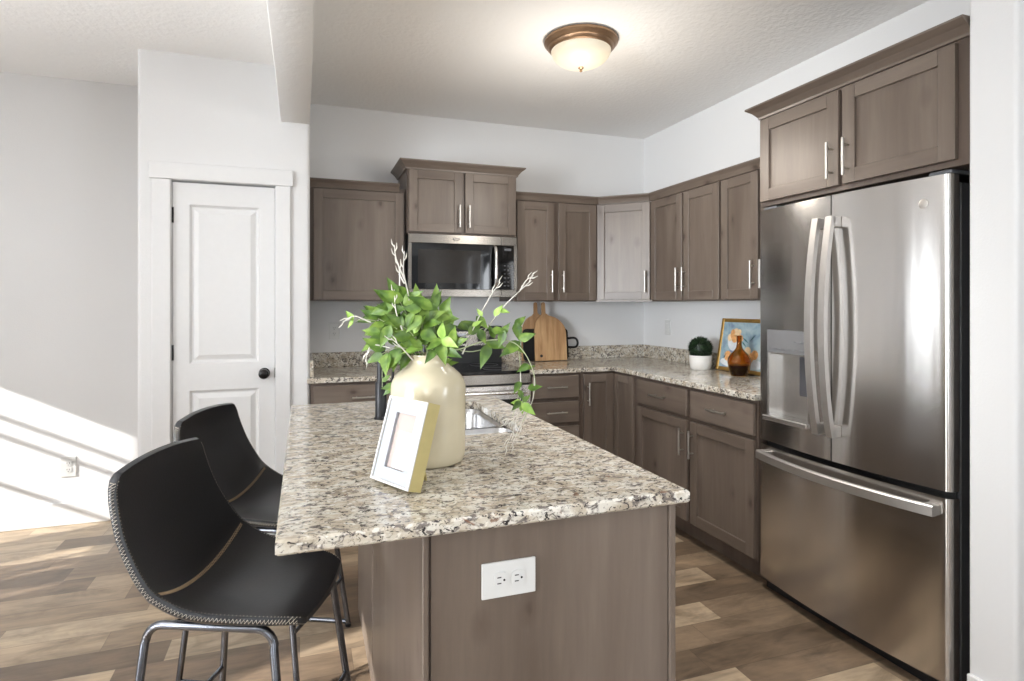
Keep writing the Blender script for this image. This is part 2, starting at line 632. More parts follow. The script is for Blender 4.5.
# pantry box with rounded (bullnose) outer corners and a door opening
DX0, DX1, DZ = -0.683, -0.153, 2.034
mb = MB()
rb = 0.022
mb.prism([(DX0, PY), (DX0, PY + 0.115), (PX0 + 0.115, PY + 0.115), (PX0 + 0.115, YF), (PX0, YF), (PX0, PY + rb)] + arc(PX0 + rb, PY + rb, rb, PI, 1.5 * PI), 0, ZC)
mb.prism([(DX1, PY + 0.115), (DX1, PY)] + arc(PX1 - rb, PY + rb, rb, -PI / 2, 0) + [(PX1, YB), (PX1 - 0.1, YB), (PX1 - 0.1, PY + 0.115)], 0, ZC)
mb.box(DX0, DX1, PY, PY + 0.115, DZ, ZC)
struct('wall_pantry', mb, M['wall'], smooth=35)
# stub wall closing off the refrigerator
SX, SY0, SY1 = 2.050, 1.189, 1.3295
mb = MB()
rs = 0.012
mb.prism([(XR, SY0)] + [(XR, SY1)] + [(p[0], p[1]) for p in arc(SX + rs, SY1 - rs, rs, PI / 2, PI)] + [(p[0], p[1]) for p in arc(SX + rs, SY0 + rs, rs, PI, 1.5 * PI)], 0, ZC)
struct('wall_stub', mb, M['wall'], smooth=35)
# dropped beam between kitchen and living side
mb = MB()
mb.box(-0.122, PX1, YR, PY, 2.41, ZC, bev=0.006, seg=2)
struct('ceiling_beam', mb, M['beam'], smooth=40)


def baseboard(name, x0, x1, y0, y1, h=0.138):
    struct(name, MB().box(x0, x1, y0, y1, 0, h, bev=0.003), M['trim'])


baseboard('baseboard_far', XL + 0.001, PX0 - 0.001, YF - 0.016, YF - 0.0005)
baseboard('baseboard_pantry', PX0 - 0.014, -0.776, PY - 0.0155, PY - 0.0005)
mb = MB()
mb.box(SX - 0.0145, SX - 0.0005, SY0 - 0.015, SY1 - 0.004, 0, 0.148, bev=0.003)
mb.box(SX - 0.0005, XR - 0.001, SY0 - 0.0155, SY0 - 0.0005, 0, 0.148, bev=0.003)
struct('baseboard_stub', mb, M['trim'])
baseboard('baseboard_right', XR - 0.016, XR - 0.0005, YR + 0.02, SY0 - 0.02)

# frames of unseen windows: rear ones added for light, side ones traced from sun patches
for i, (a0, a1, z0, z1) in enumerate(REAR_HOLES):
    mb = MB()
    for x0, x1, zz0, zz1 in ((a0 + .001, a1 - .001, z0 + .001, z0 + 0.05), (a0 + .001, a1 - .001, z1 - 0.05, z1 - .001), (a0 + .001, a0 + 0.05, z0 + 0.05, z1 - 0.05),
                             (a1 - 0.05, a1 - .001, z0 + 0.05, z1 - 0.05), ((a0 + a1) / 2 - 0.025, (a0 + a1) / 2 + 0.025, z0 + 0.05, z1 - 0.05)):
        mb.box(x0, x1, YR - 0.09, YR - 0.04, zz0, zz1)
    struct('window_%d' % (i + 1), mb, M['trim'])
for i, (a0, a1, z0, z1) in enumerate(SIDE_HOLES):
    mb = MB()
    w = 0.025 if i < 2 else 0.035
    for y0, y1, zz0, zz1 in ((a0 + .001, a1 - .001, z1 - w, z1 - .001), (a0 + .001, a0 + w, z0 + .001, z1 - w), (a1 - w, a1 - .001, z0 + .001, z1 - w)):
        mb.box(XL - 0.09, XL - 0.05, y0, y1, zz0, zz1)
    if i == 0:
        for zz in (1.20, 1.49, 1.60):
            mb.box(XL - 0.08, XL - 0.06, a0 + w, a1 - w, zz, zz + 0.022)
    if i == 1:
        for y0, y1 in ((2.60, 2.79), (2.835, 2.895), (2.93, 2.965)):  # made-up bars, spaced to shape the sun streaks on the floor
            mb.box(XL - 0.08, XL - 0.06, y0, y1, z0 + 0.001, z1 - w)
    if i == 2:
        mb.box(XL - 0.09, XL - 0.05, 0.27, 0.36, 0.0, z1 - w)
    struct('window_%d' % (i + 3) if i < 2 else 'door_2', mb, M['trim'])

a0, a1, z0, z1 = RIGHT_HOLE
mb = MB()
for y0, y1, zz0, zz1 in ((a0 + .001, a1 - .001, z0 + .001, z0 + 0.05), (a0 + .001, a1 - .001, z1 - 0.05, z1 - .001), (a0 + .001, a0 + 0.05, z0 + 0.05, z1 - 0.05), (a1 - 0.05, a1 - .001, z0 + 0.05, z1 - 0.05), (-1.525, -1.475, z0 + 0.05, z1 - 0.05)):
    mb.box(XR + 0.04, XR + 0.09, y0, y1, zz0, zz1)
struct('window_5', mb, M['trim'])  # frame of the opening added for the right fill

# pantry door with casing
struct('trim_1', MB().box(-0.775, DX0 - 0.002, PY - 0.019, PY - 0.0005, 0, DZ, bev=0.003), M['trim'])
struct('trim_2', MB().box(DX1 + 0.002, -0.070, PY - 0.019, PY - 0.0005, 0, DZ, bev=0.003), M['trim'])
struct('trim_3', MB().box(-0.789, -0.056, PY - 0.024, PY - 0.0005, DZ + 0.001, DZ + 0.092, bev=0.003), M['trim'])
door = bpy.data.objects.new('door_1', None)
door.location = (DX0 + 0.003, PY + 0.012, 0)
COL.objects.link(door)
door['kind'] = 'structure'
DW, DH = DX1 - DX0 - 0.006, 2.025
mb = MB()
px0, px1 = 0.083, DW - 0.083
zrows = [(0.012, 0.215), (0.868, 1.018), (1.905, DH)]
mb.box(0, px0, 0, 0.036, 0.012, DH)
mb.box(px1, DW, 0, 0.036, 0.012, DH)
for z0, z1 in zrows:
    mb.box(px0, px1, 0, 0.036, z0, z1)
mb.build('door_frame', M['trim'], door)
for z0, z1 in ((0.215, 0.868), (1.018, 1.905)):
    mb = MB()
    seq = [(0.0, 0.001), (0.012, 0.014), (0.020, 0.015), (0.046, 0.003)]
    rows = []
    for ins, y in seq:
        rows.append([(px0 + ins, y, z0 + ins), (px1 - ins, y, z0 + ins), (px1 - ins, y, z1 - ins), (px0 + ins, y, z1 - ins)])
    vv = mb.grid(rows, close_v=True)
    mb.bm.faces.new(vv[-1])
    mb.grid([rows[0], [(p[0], 0.034, p[2]) for p in rows[0]]], close_v=True)
    mb.build('door_panel', M['trim'], door)
mb = MB()
mb.lathe([(0.0, 0.0), (0.031, 0.0), (0.031, 0.006), (0.012, 0.010), (0.011, 0.030), (0.022, 0.036), (0.029, 0.048), (0.027, 0.060), (0.016, 0.067), (0.0, 0.069)], 28,
         mat=Matrix.Translation((DW - 0.056, -0.0005, 0.952)) @ Matrix.Rotation(PI / 2, 4, 'X'))
mb.build('door_knob', M['bronze_knob'], door, smooth=40)
for z in (0.25, 1.04, 1.80):
    mb = MB()
    mb.tube([(-0.002, -0.006, z), (-0.002, -0.006, z + 0.085)], 0.0045, 8)
    mb.box(-0.002, 0.006, -0.003, -0.0005, z, z + 0.085)
    mb.build('hinge', M['bronze_knob'], door, smooth=40)
mb = MB()
mb.box(DW - 0.001, DW + 0.002, -0.002, 0.02, 0.925, 0.98)
mb.build('latch_plate', M['bronze_knob'], door)


# ------------------------------------------------------------------ cabinets
def shaker(mb, x0, x1, z0, z1, yf, th=0.02, rail=0.057, mitre=0.0):
    """front with recessed panel; face at y=yf, thickness th behind; slot 0 vertical grain, slot 1 horizontal"""
    b = 0.0018
    mb.box(x0, x0 + rail, yf, yf + th, z0, z1, 0, b)
    mb.box(x1 - rail, x1, yf, yf + th, z0, z1, 0, b)
    mb.box(x0 + rail, x1 - rail, yf, yf + th, z0, z0 + rail, 1, b)
    mb.box(x0 + rail, x1 - rail, yf, yf + th, z1 - rail, z1, 1, b)
    mb.box(x0 + rail - 0.001, x1 - rail + 0.001, yf + 0.0105, yf + th - 0.002, z0 + rail - 0.001, z1 - rail + 0.001, 0)


def pull(parent, x, z, yf, vertical=True, ln=0.155, span=0.096):
    mb = MB()
    yo = yf - 0.03
    h = ln / 2
    if vertical:
        mb.tube([(x, yo, z - h), (x, yo, z + h)], 0.006, 10)
        for s in (-1, 1):
            mb.tube([(x, yo + 0.004, z + s * span / 2), (x, yf - 0.0003, z + s * span / 2)], 0.0045, 8)
    else:
        mb.tube([(x - h, yo, z), (x + h, yo, z)], 0.006, 10)
        for s in (-1, 1):
            mb.tube([(x + s * span / 2, yo + 0.004, z), (x + s * span / 2, yf - 0.0003, z)], 0.0045, 8)
    return mb.build('handle', M['nickel'], parent, smooth=40)


CABM = [M['cab_v'], M['cab_h']]


def door_front(root, x0, x1, z0, z1, handle=None, yf=-0.021, hl=0.155):
    mb = MB()
    shaker(mb, x0, x1, z0, z1, yf)
    d = mb.build('door', CABM, root)
    if handle:
        hx, hz = handle
        pull(d, hx, hz, yf, True, hl)
    return d


def drawer_front(root, x0, x1, z0, z1, handle=True, yf=-0.021):
    mb = MB()
    mb.box(x0, x1, yf, yf + 0.02, z0, z1, 1, 0.003)
    d = mb.build('drawer', CABM, root)
    if handle:
        pull(d, (x0 + x1) / 2, (z0 + z1) / 2, yf, False, 0.15)
    return d


def crown_run(root, path, z, prof, close=False):
    """moulding swept along a plan path; profile (out, up); outward is to the right of travel"""
    mb = MB()
    P = [Vector((p[0], p[1], 0)) for p in path]
    rows = []
    for i, p in enumerate(P):
        ds = []
        if i > 0:
            ds.append((P[i] - P[i - 1]).normalized())
        if i < len(P) - 1:
            ds.append((P[i + 1] - P[i]).normalized())
        ns = [Vector((d.y, -d.x, 0)) for d in ds]
        nn = ns[0] if len(ns) == 1 else (ns[0] + ns[1]).normalized()
        k = 1.0 if len(ns) == 1 else 1.0 / max(0.3, nn.dot(ns[0]))
        rows.append([p + nn * (o * k) + Vector((0, 0, z + u)) for o, u in prof])
    vv = mb.grid(rows, 0, close_v=True)
    mb.bm.faces.new(vv[0][::-1])
    mb.bm.faces.new(vv[-1])
    return mb.build('crown_moulding', M['cab_h'], root)


CROWN_S = [(0.0, 0.0), (0.012, 0.0), (0.016, 0.012), (0.024, 0.030), (0.034, 0.042), (0.038, 0.046), (0.038, 0.054), (0.0, 0.054)]
CROWN_L = [(0.0, 0.0), (0.010, 0.0), (0.012, 0.010), (0.030, 0.032), (0.046, 0.044), (0.054, 0.050), (0.054, 0.058), (0.0, 0.058)]
UZ0, UZ1 = 1.372, 2.10
GAP = 0.0008


def body(root, w, d, z0, z1, mb=None):
    mb = mb or MB()
    mb.box(0, w, 0, d, z0, z1, 0, 0.001)
    return mb.build('carcass', M['cab_dark'], root)


UD = 0.33
# -- left wall cabinet beside the pantry
r = thing('wall_cabinet', 'wide single-door brown wall cabinet between the pantry wall and the microwave', 'cabinet', (PX1 + 0.002, YB - UD, 0), 0, 'wooden wall cabinets')
w = 0.646 - PX1 - 0.003
body(r, w, UD - 0.001, UZ0, UZ1 + 0.02)
door_front(r, 0.022, w - 0.013, UZ0 + 0.008, UZ1 - 0.012, (w - 0.045, 1.50))
crown_run(r, [(0.0, -0.0005), (w - 0.0415, -0.0005)], UZ1 - 0.004, CROWN_S)
# -- raised double cabinet over the microwave
MX0, MX1, MD = 0.647, 1.415, 0.385
r = thing('wall_cabinet', 'raised two-door brown cabinet directly above the microwave', 'cabinet', (MX0, YB - MD, 0), 0, 'wooden wall cabinets')
w = MX1 - MX0
body(r, w, MD - 0.001, 1.822, 2.27)
door_front(r, 0.010, w / 2 - 0.010, 1.832, 2.243, (w / 2 - 0.034, 1.945), hl=0.15)
door_front(r, w / 2 + 0.010, w - 0.010, 1.832, 2.243, (w / 2 + 0.034, 1.945), hl=0.15)
crown_run(r, [(-0.0005, MD - 0.002), (-0.0005, -0.0005), (w + 0.0005, -0.0005), (w + 0.0005, MD - 0.002)], 2.246, CROWN_L)
# -- two-door cabinet right of the microwave
CX0, CX1 = MX1 + 0.001, XR - 0.615
r = thing('wall_cabinet', 'two-door brown wall cabinet hanging directly right of the microwave', 'cabinet', (CX0, YB - UD, 0), 0, 'wooden wall cabinets')
w = CX1 - CX0
body(r, w, UD - 0.001, UZ0, UZ1 + 0.02)
door_front(r, 0.020, 0.306, UZ0 + 0.008, UZ1 - 0.012, (0.280, 1.515))
door_front(r, 0.343, w - 0.010, UZ0 + 0.008, UZ1 - 0.012, (0.370, 1.515))
crown_run(r, [(0.0005, -0.0005), (w + 0.018, -0.0005)], UZ1 - 0.004, CROWN_S)
# -- diagonal corner cabinet
A = Vector((CX1 + 0.001, YB - UD, 0))
UR = 0.312
B = Vector((XR - UR, YB - 0.615 + 0.001, 0))
dl = (B - A).length
ang = math.atan2(B.y - A.y, B.x - A.x)
r = thing('corner_wall_cabinet', 'pale diagonal wall cabinet with one door in the kitchen corner', 'cabinet', A, ang, 'wooden wall cabinets')
inv = Matrix.Rotation(-ang, 4, 'Z')
mb = MB()
pl = [A, B, Vector((XR - 0.001, B.y, 0)), Vector((XR - 0.001, YB - 0.001, 0)), Vector((A.x, YB - 0.001, 0))]
mb.prism([tuple((inv @ (p - A))[:2]) for p in pl], UZ0, UZ1 + 0.02)
mb.build('carcass', M['cab_dark'], r)
door_front(r, 0.010, dl - 0.014, UZ0 + 0.012, UZ1 - 0.012, (dl - 0.045, 1.515))
mb = MB().box(0.0, dl, -0.016, -0.0005, UZ0 - 0.002, UZ0 + 0.010)
mb.build('bottom_rail', CABM[1], r)
crown_run(r, [(0.019, -0.0005), (dl - 0.019, -0.0005)], UZ1 - 0.004, CROWN_S)
# -- right wall cabinets (front faces -X)
RW = -PI / 2
r = thing('wall_cabinet', 'two-door brown wall cabinet on the right wall beside the corner cabinet', 'cabinet', (XR - UR, YB - 0.615, 0), RW, 'wooden wall cabinets')
w = (YB - 0.615) - 2.937
body(r, w, UR - 0.001, UZ0, UZ1 + 0.02)
door_front(r, 0.008, 0.376, UZ0 + 0.008, UZ1 - 0.012, (0.352, 1.515))
door_front(r, 0.396, w - 0.009, UZ0 + 0.008, UZ1 - 0.012, (0.420, 1.515))
crown_run(r, [(-0.018, -0.0005), (w, -0.0005)], UZ1 - 0.004, CROWN_S)
r = thing('wall_cabinet', 'brown wall cabinet next to the refrigerator, partly hidden behind it', 'cabinet', (XR - UR, 2.936, 0), RW, 'wooden wall cabinets')
w = 2.936 - 2.288
body(r, w, UR - 0.001, UZ0, UZ1 + 0.02)
door_front(r, 0.009, 0.314, UZ0 + 0.008, UZ1 - 0.012, (0.288, 1.515))
door_front(r, 0.336, w - 0.009, UZ0 + 0.008, UZ1 - 0.012, (0.362, 1.515))
crown_run(r, [(0.0005, -0.0005), (w, -0.0005)], UZ1 - 0.004, CROWN_S)
# -- cabinet over the refrigerator
FD = 0.61
r = thing('wall_cabinet', 'deep two-door cabinet above the stainless refrigerator', 'cabinet', (XR - FD, 2.286, 0), RW, 'wooden wall cabinets')
w = 2.286 - 1.331
body(r, w, FD - 0.001, 1.815, 2.255)
door_front(r, 0.010, 0.449, 1.836, 2.226, (0.420, 1.94), hl=0.15)
door_front(r, 0.468, 0.908, 1.836, 2.226, (0.497, 1.94), hl=0.15)
crown_run(r, [(-0.0005, FD - 0.002), (-0.0005, -0.0005), (w, -0.0005)], 2.236, CROWN_L)

# -- base cabinets
BD, BZ = 0.62, 0.883


def base_body(root, w, d, x0=0.0):
    mb = MB()
    mb.box(x0, w, 0, d, 0.105, BZ, 0, 0.001)
    mb.build('carcass', M['cab_dark'], root)
    MB().box(x0, w, 0.062, d, 0.0, 0.1045).build('toe_kick', M['cab_dark'], root)


r = thing('base_cabinet', 'brown base cabinet with a drawer left of the range beside the pantry wall', 'cabinet', (PX1 + 0.003, YB - BD, 0), 0, 'wooden base cabinets')
w = 0.655 - PX1 - 0.004
base_body(r, w, BD - 0.001)
drawer_front(r, 0.018, w - 0.012, 0.715, 0.866)
door_front(r, 0.018, w / 2 - 0.004, 0.120, 0.692, (w / 2 - 0.035, 0.57))
door_front(r, w / 2 + 0.004, w - 0.012, 0.120, 0.692, (w / 2 + 0.035, 0.57))
RX0, RX1 = 0.656, 1.418
r = thing('drawer_cabinet', 'stack of dark drawers in a base cabinet right of the range', 'cabinet', (RX1 + 0.002, YB - BD, 0), 0, 'wooden base cabinets')
w = 1.798 - RX1 - 0.002
base_body(r, w, BD - 0.001)
for z0, z1 in ((0.715, 0.866), (0.548, 0.690), (0.338, 0.522), (0.120, 0.312)):
    drawer_front(r, 0.012, w - 0.016, z0, z1)
# corner cabinet with folding doors
KX, KY = XR - BD, YB - BD
r = thing('corner_base_cabinet', 'L-shaped corner base cabinet with two narrow folding doors', 'cabinet', (1.800, YB - BD, 0), 0, 'wooden base cabinets')
ox, oy = 1.800, YB - BD
Lp = [(0, 0), (KX - ox, 0), (KX - ox, 3.386 - oy), (XR - 0.001 - ox, 3.386 - oy), (XR - 0.001 - ox, BD - 0.001), (0, BD - 0.001)]
mb = MB().prism(Lp, 0.105, BZ)
mb.build('carcass', M['cab_dark'], r)
tk = 0.062
Lt = [(0, tk), (KX - ox + tk, tk), (KX - ox + tk, 3.386 - oy), (XR - 0.001 - ox, 3.386 - oy), (XR - 0.001 - ox, BD - 0.001), (0, BD - 0.001)]
MB().prism(Lt, 0.0, 0.1045).build('toe_kick', M['cab_dark'], r)
door_front(r, 0.020, KX - ox - 0.022, 0.120, 0.868, (0.047, 0.735))
mb = MB()
shaker(mb, 0.0, 0.247, 0.120, 0.868, 0.0, rail=0.05)
bmesh.ops.transform(mb.bm, matrix=Matrix.Translation((KX - ox - 0.0212, -0.0225, 0)) @ Matrix.Rotation(-PI / 2, 4, 'Z'), verts=mb.bm.verts[:])
mb.build('door', CABM, r)
r = thing('base_cabinet', 'long base cabinet under the right-hand worktop with two drawers over two doors', 'cabinet', (KX, 3.385, 0), RW, 'wooden base cabinets')
w = 3.385 - 2.296
base_body(r, w, BD - 0.001)
xs = [(0.022, 0.545), (0.580, w - 0.012)]
for i, (x0, x1) in enumerate(xs):
    drawer_front(r, x0, x1, 0.712, 0.866)
    door_front(r, x0, x1, 0.120, 0.690, (x1 - 0.028, 0.567) if i == 0 else (x0 + 0.028, 0.567))

# ------------------------------------------------------------------ worktops
def slab(mb, pts, z0, z1):
    mb.prism(pts, z0, z1)


def edge_bevel(o, w=0.006):
    m = o.modifiers.new('edge', 'BEVEL')
    m.width = w
    m.segments = 3
    m.limit_method = 'ANGLE'
    m.angle_limit = math.radians(50)


CO = 0.648
r = thing('countertop', 'short granite worktop left of the range against the pantry wall', 'countertop', (PX1, YB, 0))
mb = MB()
mb.prism([(0.001, -0.001), (0.001, -(YB - PY) + 0.001), (-0.016, -(YB - PY) - 0.0005), (-0.016, -CO), (0.654 - PX1, -CO), (0.654 - PX1, -0.001)], CT - 0.030, CT)
o = mb.build('slab', M['granite'], r)
edge_bevel(o, 0.004)
mb = MB().box(0.001, 0.654 - PX1, -0.021, -0.001, CT + 0.0002, CT + 0.102, bev=0.002)
mb.build('backsplash', M['granite'], r)
mb = MB().box(0.0006, 0.021, -CO + 0.04, -0.0215, CT + 0.0002, CT + 0.102, bev=0.002)
mb.build('backsplash', M['granite'], r)
r = thing('countertop', 'L-shaped granite worktop running round the kitchen corner to the refrigerator', 'countertop', (RX1 + 0.001, YB, 0))
ox, oy = RX1 + 0.001, YB
mb = MB()
mb.prism([(0, -0.001), (0, -CO), (XR - CO - ox, -CO), (XR - CO - ox, 2.294 - oy), (XR - 0.001 - ox, 2.294 - oy), (XR - 0.001 - ox, -0.001)], CT - 0.030, CT)
o = mb.build('slab', M['granite'], r)
edge_bevel(o, 0.004)
mb = MB().box(0, XR - 0.0215 - ox, -0.021, -0.001, CT + 0.0002, CT + 0.102, bev=0.002)
mb.build('backsplash', M['granite'], r)
mb = MB().box(XR - 0.021 - ox, XR - 0.001 - ox, 2.294 - oy, -0.001, CT + 0.0002, CT + 0.102, bev=0.002)
mb.build('backsplash', M['granite'], r)

# ------------------------------------------------------------------ island
IX0, IX1, IY0, IY1 = -0.049, 0.852, 1.166, 2.722
BX0, BX1, BY0, BY1 = 0.227, 0.828, 1.188, 2.700
r = thing('island_cabinet', 'freestanding brown wooden kitchen island base under the granite top', 'kitchen island', (BX0, BY0, 0))
w, d = BX1 - BX0, BY1 - BY0
mb = MB()
# shell without a top so that the sink basins hang free inside
mb.box(0.012, w - 0.012, 0.012, 0.030, 0.0, BZ)
mb.box(0.012, w - 0.012, d - 0.030, d - 0.012, 0.0, BZ)
mb.box(0.012, 0.030, 0.030, d - 0.030, 0.0, BZ)
mb.box(w - 0.030, w - 0.012, 0.030, d - 0.030, 0.105, BZ)
mb.build('carcass', M['cab_dark'], r)
MB().box(0.018, w - 0.020, 0.004, 0.0115, 0.0, BZ - 0.0005, 0).build('end_panel', M['cab_v'], r)
MB().box(0.0, 0.013, -0.001, 0.0118, 0.0, BZ - 0.0005, 0, 0.002).build('corner_post', M['cab_v'], r)
MB().box(w - 0.0175, w, -0.001, 0.0118, 0.0, BZ - 0.0005, 0, 0.002).build('corner_post', M['cab_v'], r)
MB().box(0.002, 0.0118, 0.0125, 0.93, 0.0, BZ - 0.0005, 0, 0.001).build('back_panel', M['cab_v'], r)
MB().box(0.002, 0.0118, 0.936, d, 0.0, BZ - 0.0005, 0, 0.001).build('back_panel', M['cab_v'], r)
for k in range(2):
    y0 = 0.03 + k * 0.74
    mb = MB()
    shaker(mb, 0, 0.70, 0.12, 0.87, 0.0)
    bmesh.ops.transform(mb.bm, matrix=Matrix.Translation((w + 0.010, y0, 0)) @ Matrix.Rotation(PI / 2, 4, 'Z'), verts=mb.bm.verts[:])
    mb.build('door', CABM, r)

# sink basins are cut out of the island top
SKX0, SKX1, SKY0, SKY1 = 0.330, 0.728, 1.905, 2.560
r = thing('countertop', 'speckled granite island top overhanging the stools, with a sink cut-out', 'countertop', (IX0, IY0, CT))
outer = [(0, 0), (IX1 - IX0, 0), (IX1 - IX0, IY1 - IY0), (0, IY1 - IY0)]
hole = [(p[0] - IX0, p[1] - IY0) for p in rrect(SKX0, SKX1, SKY0, SKY1, 0.055, 6)]
mb = MB()
bm = mb.bm
T = 0.030


def ring_edges(pts, z):
    vs = [bm.verts.new((p[0], p[1], z)) for p in pts]
    return vs, [bm.edges.new((vs[i], vs[(i + 1) % len(vs)])) for i in range(len(vs))]


# edges worn slightly round: inset top outline
e = 0.005
top_o = [(e, e), (IX1 - IX0 - e, e), (IX1 - IX0 - e, IY1 - IY0 - e), (e, IY1 - IY0 - e)]
vt, et = ring_edges(top_o, 0.0)
vh, eh = ring_edges(hole, 0.0)
bmesh.ops.triangle_fill(bm, use_beauty=True, use_dissolve=False, edges=et + eh)
vb, eb = ring_edges(top_o, -T)
vhb, ehb = ring_edges(hole, -T)
bmesh.ops.triangle_fill(bm, use_beauty=True, use_dissolve=False, edges=eb + ehb)
prev = vt
for z in (-e, -T + e):
    cur = [bm.verts.new((p[0], p[1], z)) for p in outer]
    for i in range(4):
        bm.faces.new((prev[i], prev[(i + 1) % 4], cur[(i + 1) % 4], cur[i]))
    prev = cur
for i in range(4):
    bm.faces.new((prev[i], prev[(i + 1) % 4], vb[(i + 1) % 4], vb[i]))
n = len(vh)
for i in range(n):
    bm.faces.new((vh[i], vh[(i + 1) % n], vhb[(i + 1) % n], vhb[i]))
mb.build('slab', M['granite'], r)

r = thing('sink', 'stainless double-bowl sink set under the island top', 'sink', ((SKX0 + SKX1) / 2, (SKY0 + SKY1) / 2, CT - T))
sx, sy = (SKX1 - SKX0) / 2, (SKY1 - SKY0) / 2
ydiv = 2.135 - (SKY0 + SKY1) / 2
for y0, y1, dep in ((-sy + 0.004, ydiv - 0.012, -0.17), (ydiv + 0.012, sy - 0.004, -0.20)):
    mb = MB()
    rows = []
    for ins, z in ((-0.011, -0.001), (0.0, -0.001), (0.004, -0.010), (0.010, -0.02), (0.012, dep + 0.03), (0.022, dep + 0.008), (0.045, dep), (0.10, dep - 0.004)):
        rr = max(0.02, 0.055 - max(ins, 0) * 0.3)
        rows.append([(p[0], p[1], z) for p in rrect(-sx + 0.004 + ins, sx - 0.004 - ins, y0 + ins, y1 - ins, rr, 6)])
    vv = mb.grid(rows, close_v=True)
    mb.bm.faces.new(vv[-1])
    o = mb.build('bowl', M['sink_steel'], r, smooth=50)
    mb = MB().lathe([(0.0, 0.003), (0.026, 0.003), (0.040, 0.005), (0.043, 0.0)], 24, c=(0, (y0 + y1) / 2, dep - 0.003))
    mb.build('drain', M['steel_bright'], o, smooth=40)

# faucet
r = thing('faucet', 'tall black kitchen faucet on the island behind the cream vase', 'faucet', (0.278, 2.285, CT + 0.0003))
mb = MB().lathe([(0.0, 0.0), (0.026, 0.0), (0.026, 0.006), (0.022, 0.010), (0.0215, 0.135), (0.018, 0.142), (0.0, 0.142)], 28)
mb.build('faucet_body', M['black_metal'], r, smooth=40)
mb = MB()
pth = [(0, 0, 0.140), (0, 0, 0.30)] + [(0.085 - 0.085 * math.cos(a), 0, 0.34 + 0.085 * math.sin(a)) for a in np.linspace(0, PI, 13)] + [(0.17, 0, 0.30)]
mb.tube(pth, 0.0155, 14)
mb.build('spout', M['black_metal'], r, smooth=40)
mb = MB().lathe([(0, 0), (0.017, 0), (0.019, 0.02), (0.018, 0.09), (0.0, 0.09)], 20, c=(0.17, 0, 0.212))
mb.build('spray_head', M['black_metal'], r, smooth=40)
mb = MB()
mb.tube([(0.016, 0, 0.105), (0.045, -0.005, 0.110)], 0.011, 10)
mb.tube([(0.040, -0.005, 0.110), (0.046, -0.008, 0.200)], 0.005, 8)
mb.build('lever', M['black_metal'], r, smooth=40)

# ------------------------------------------------------------------ range
RY = YB - 0.66
r = thing('range', 'stainless electric range with black glass top below the microwave', 'range', (RX0 + 0.001, RY, 0))
w, d = RX1 - RX0 - 0.003, 0.655
MB().box(0, w, 0.02, d, 0.02, 0.895, 0, 0.002).build('oven_body', M['black_plastic'], r)
MB().box(-0.0003, w + 0.0003, 0.012, d - 0.06, 0.8955, 0.915, 0, 0.003).build('cooktop', M['black_glass'], r)
for i, (x, y, rr) in enumerate(((0.19, 0.17, 0.10), (0.57, 0.17, 0.085), (0.19, 0.44, 0.08), (0.57, 0.44, 0.10))):
    mb = MB()
    mb.tube([(x + rr * math.cos(a), y + rr * math.sin(a), 0.9153) for a in np.linspace(0, 2 * PI, 37)[:-1]], 0.0012, 4, closed=True)
    mb.build('burner_ring', M['grey_plastic'], r)
MB().box(0, w, -0.012, 0.0195, 0.832, 0.895, 0, 0.003).build('front_rail', M['steel_flat'], r)
mb = MB().box(0.004, w - 0.004, -0.020, 0.0195, 0.215, 0.822, 0, 0.004)
od = mb.build('oven_door', M['steel'], r)
MB().box(0.07, w - 0.07, -0.0225, -0.0202, 0.33, 0.735, 0, 0.001).build('oven_window', M['black_glass'], od)
mb = MB()
mb.tube([(0.05, -0.062, 0.782), (w - 0.05, -0.062, 0.782)], 0.012, 12)
for x in (0.075, w - 0.075):
    mb.tube([(x, -0.060, 0.782), (x, -0.019, 0.782)], 0.009, 8)
mb.build('handle', M['steel_bright'], od, smooth=40)
MB().box(0.004, w - 0.004, -0.018, 0.0195, 0.03, 0.205, 0, 0.004).build('storage_drawer', M['steel'], r)
mb = MB().box(0, w, d - 0.058, d, 0.8955, 1.150, 0, 0.004)
mb.box(0, w, d - 0.066, d, 1.1505, 1.186, 0, 0.005)
mb.box(-0.0002, 0.03, d - 0.066, d, 1.04, 1.150, 0, 0.003)
mb.box(w - 0.03, w + 0.0002, d - 0.066, d, 1.04, 1.150, 0, 0.003)
bgp = mb.build('control_panel', M['black_plastic'], r)
MB().box(0.031, w - 0.031, d - 0.0615, d - 0.0583, 1.045, 1.1495).build('steel_fascia', M['steel_flat'], bgp)
for x in (0.09, 0.17, w - 0.17, w - 0.09):
    mb = MB().lathe([(0.0, 0.0), (0.021, 0.0), (0.019, 0.024), (0.0, 0.026)], 20, mat=Matrix.Translation((x, d - 0.0617, 1.095)) @ XZ)
    mb.build('knob', M['black_plastic'], bgp, smooth=40)
MB().box(w / 2 - 0.10, w / 2 + 0.10, d - 0.064, d - 0.0617, 1.060, 1.135).build('display', M['black_glass'], bgp)

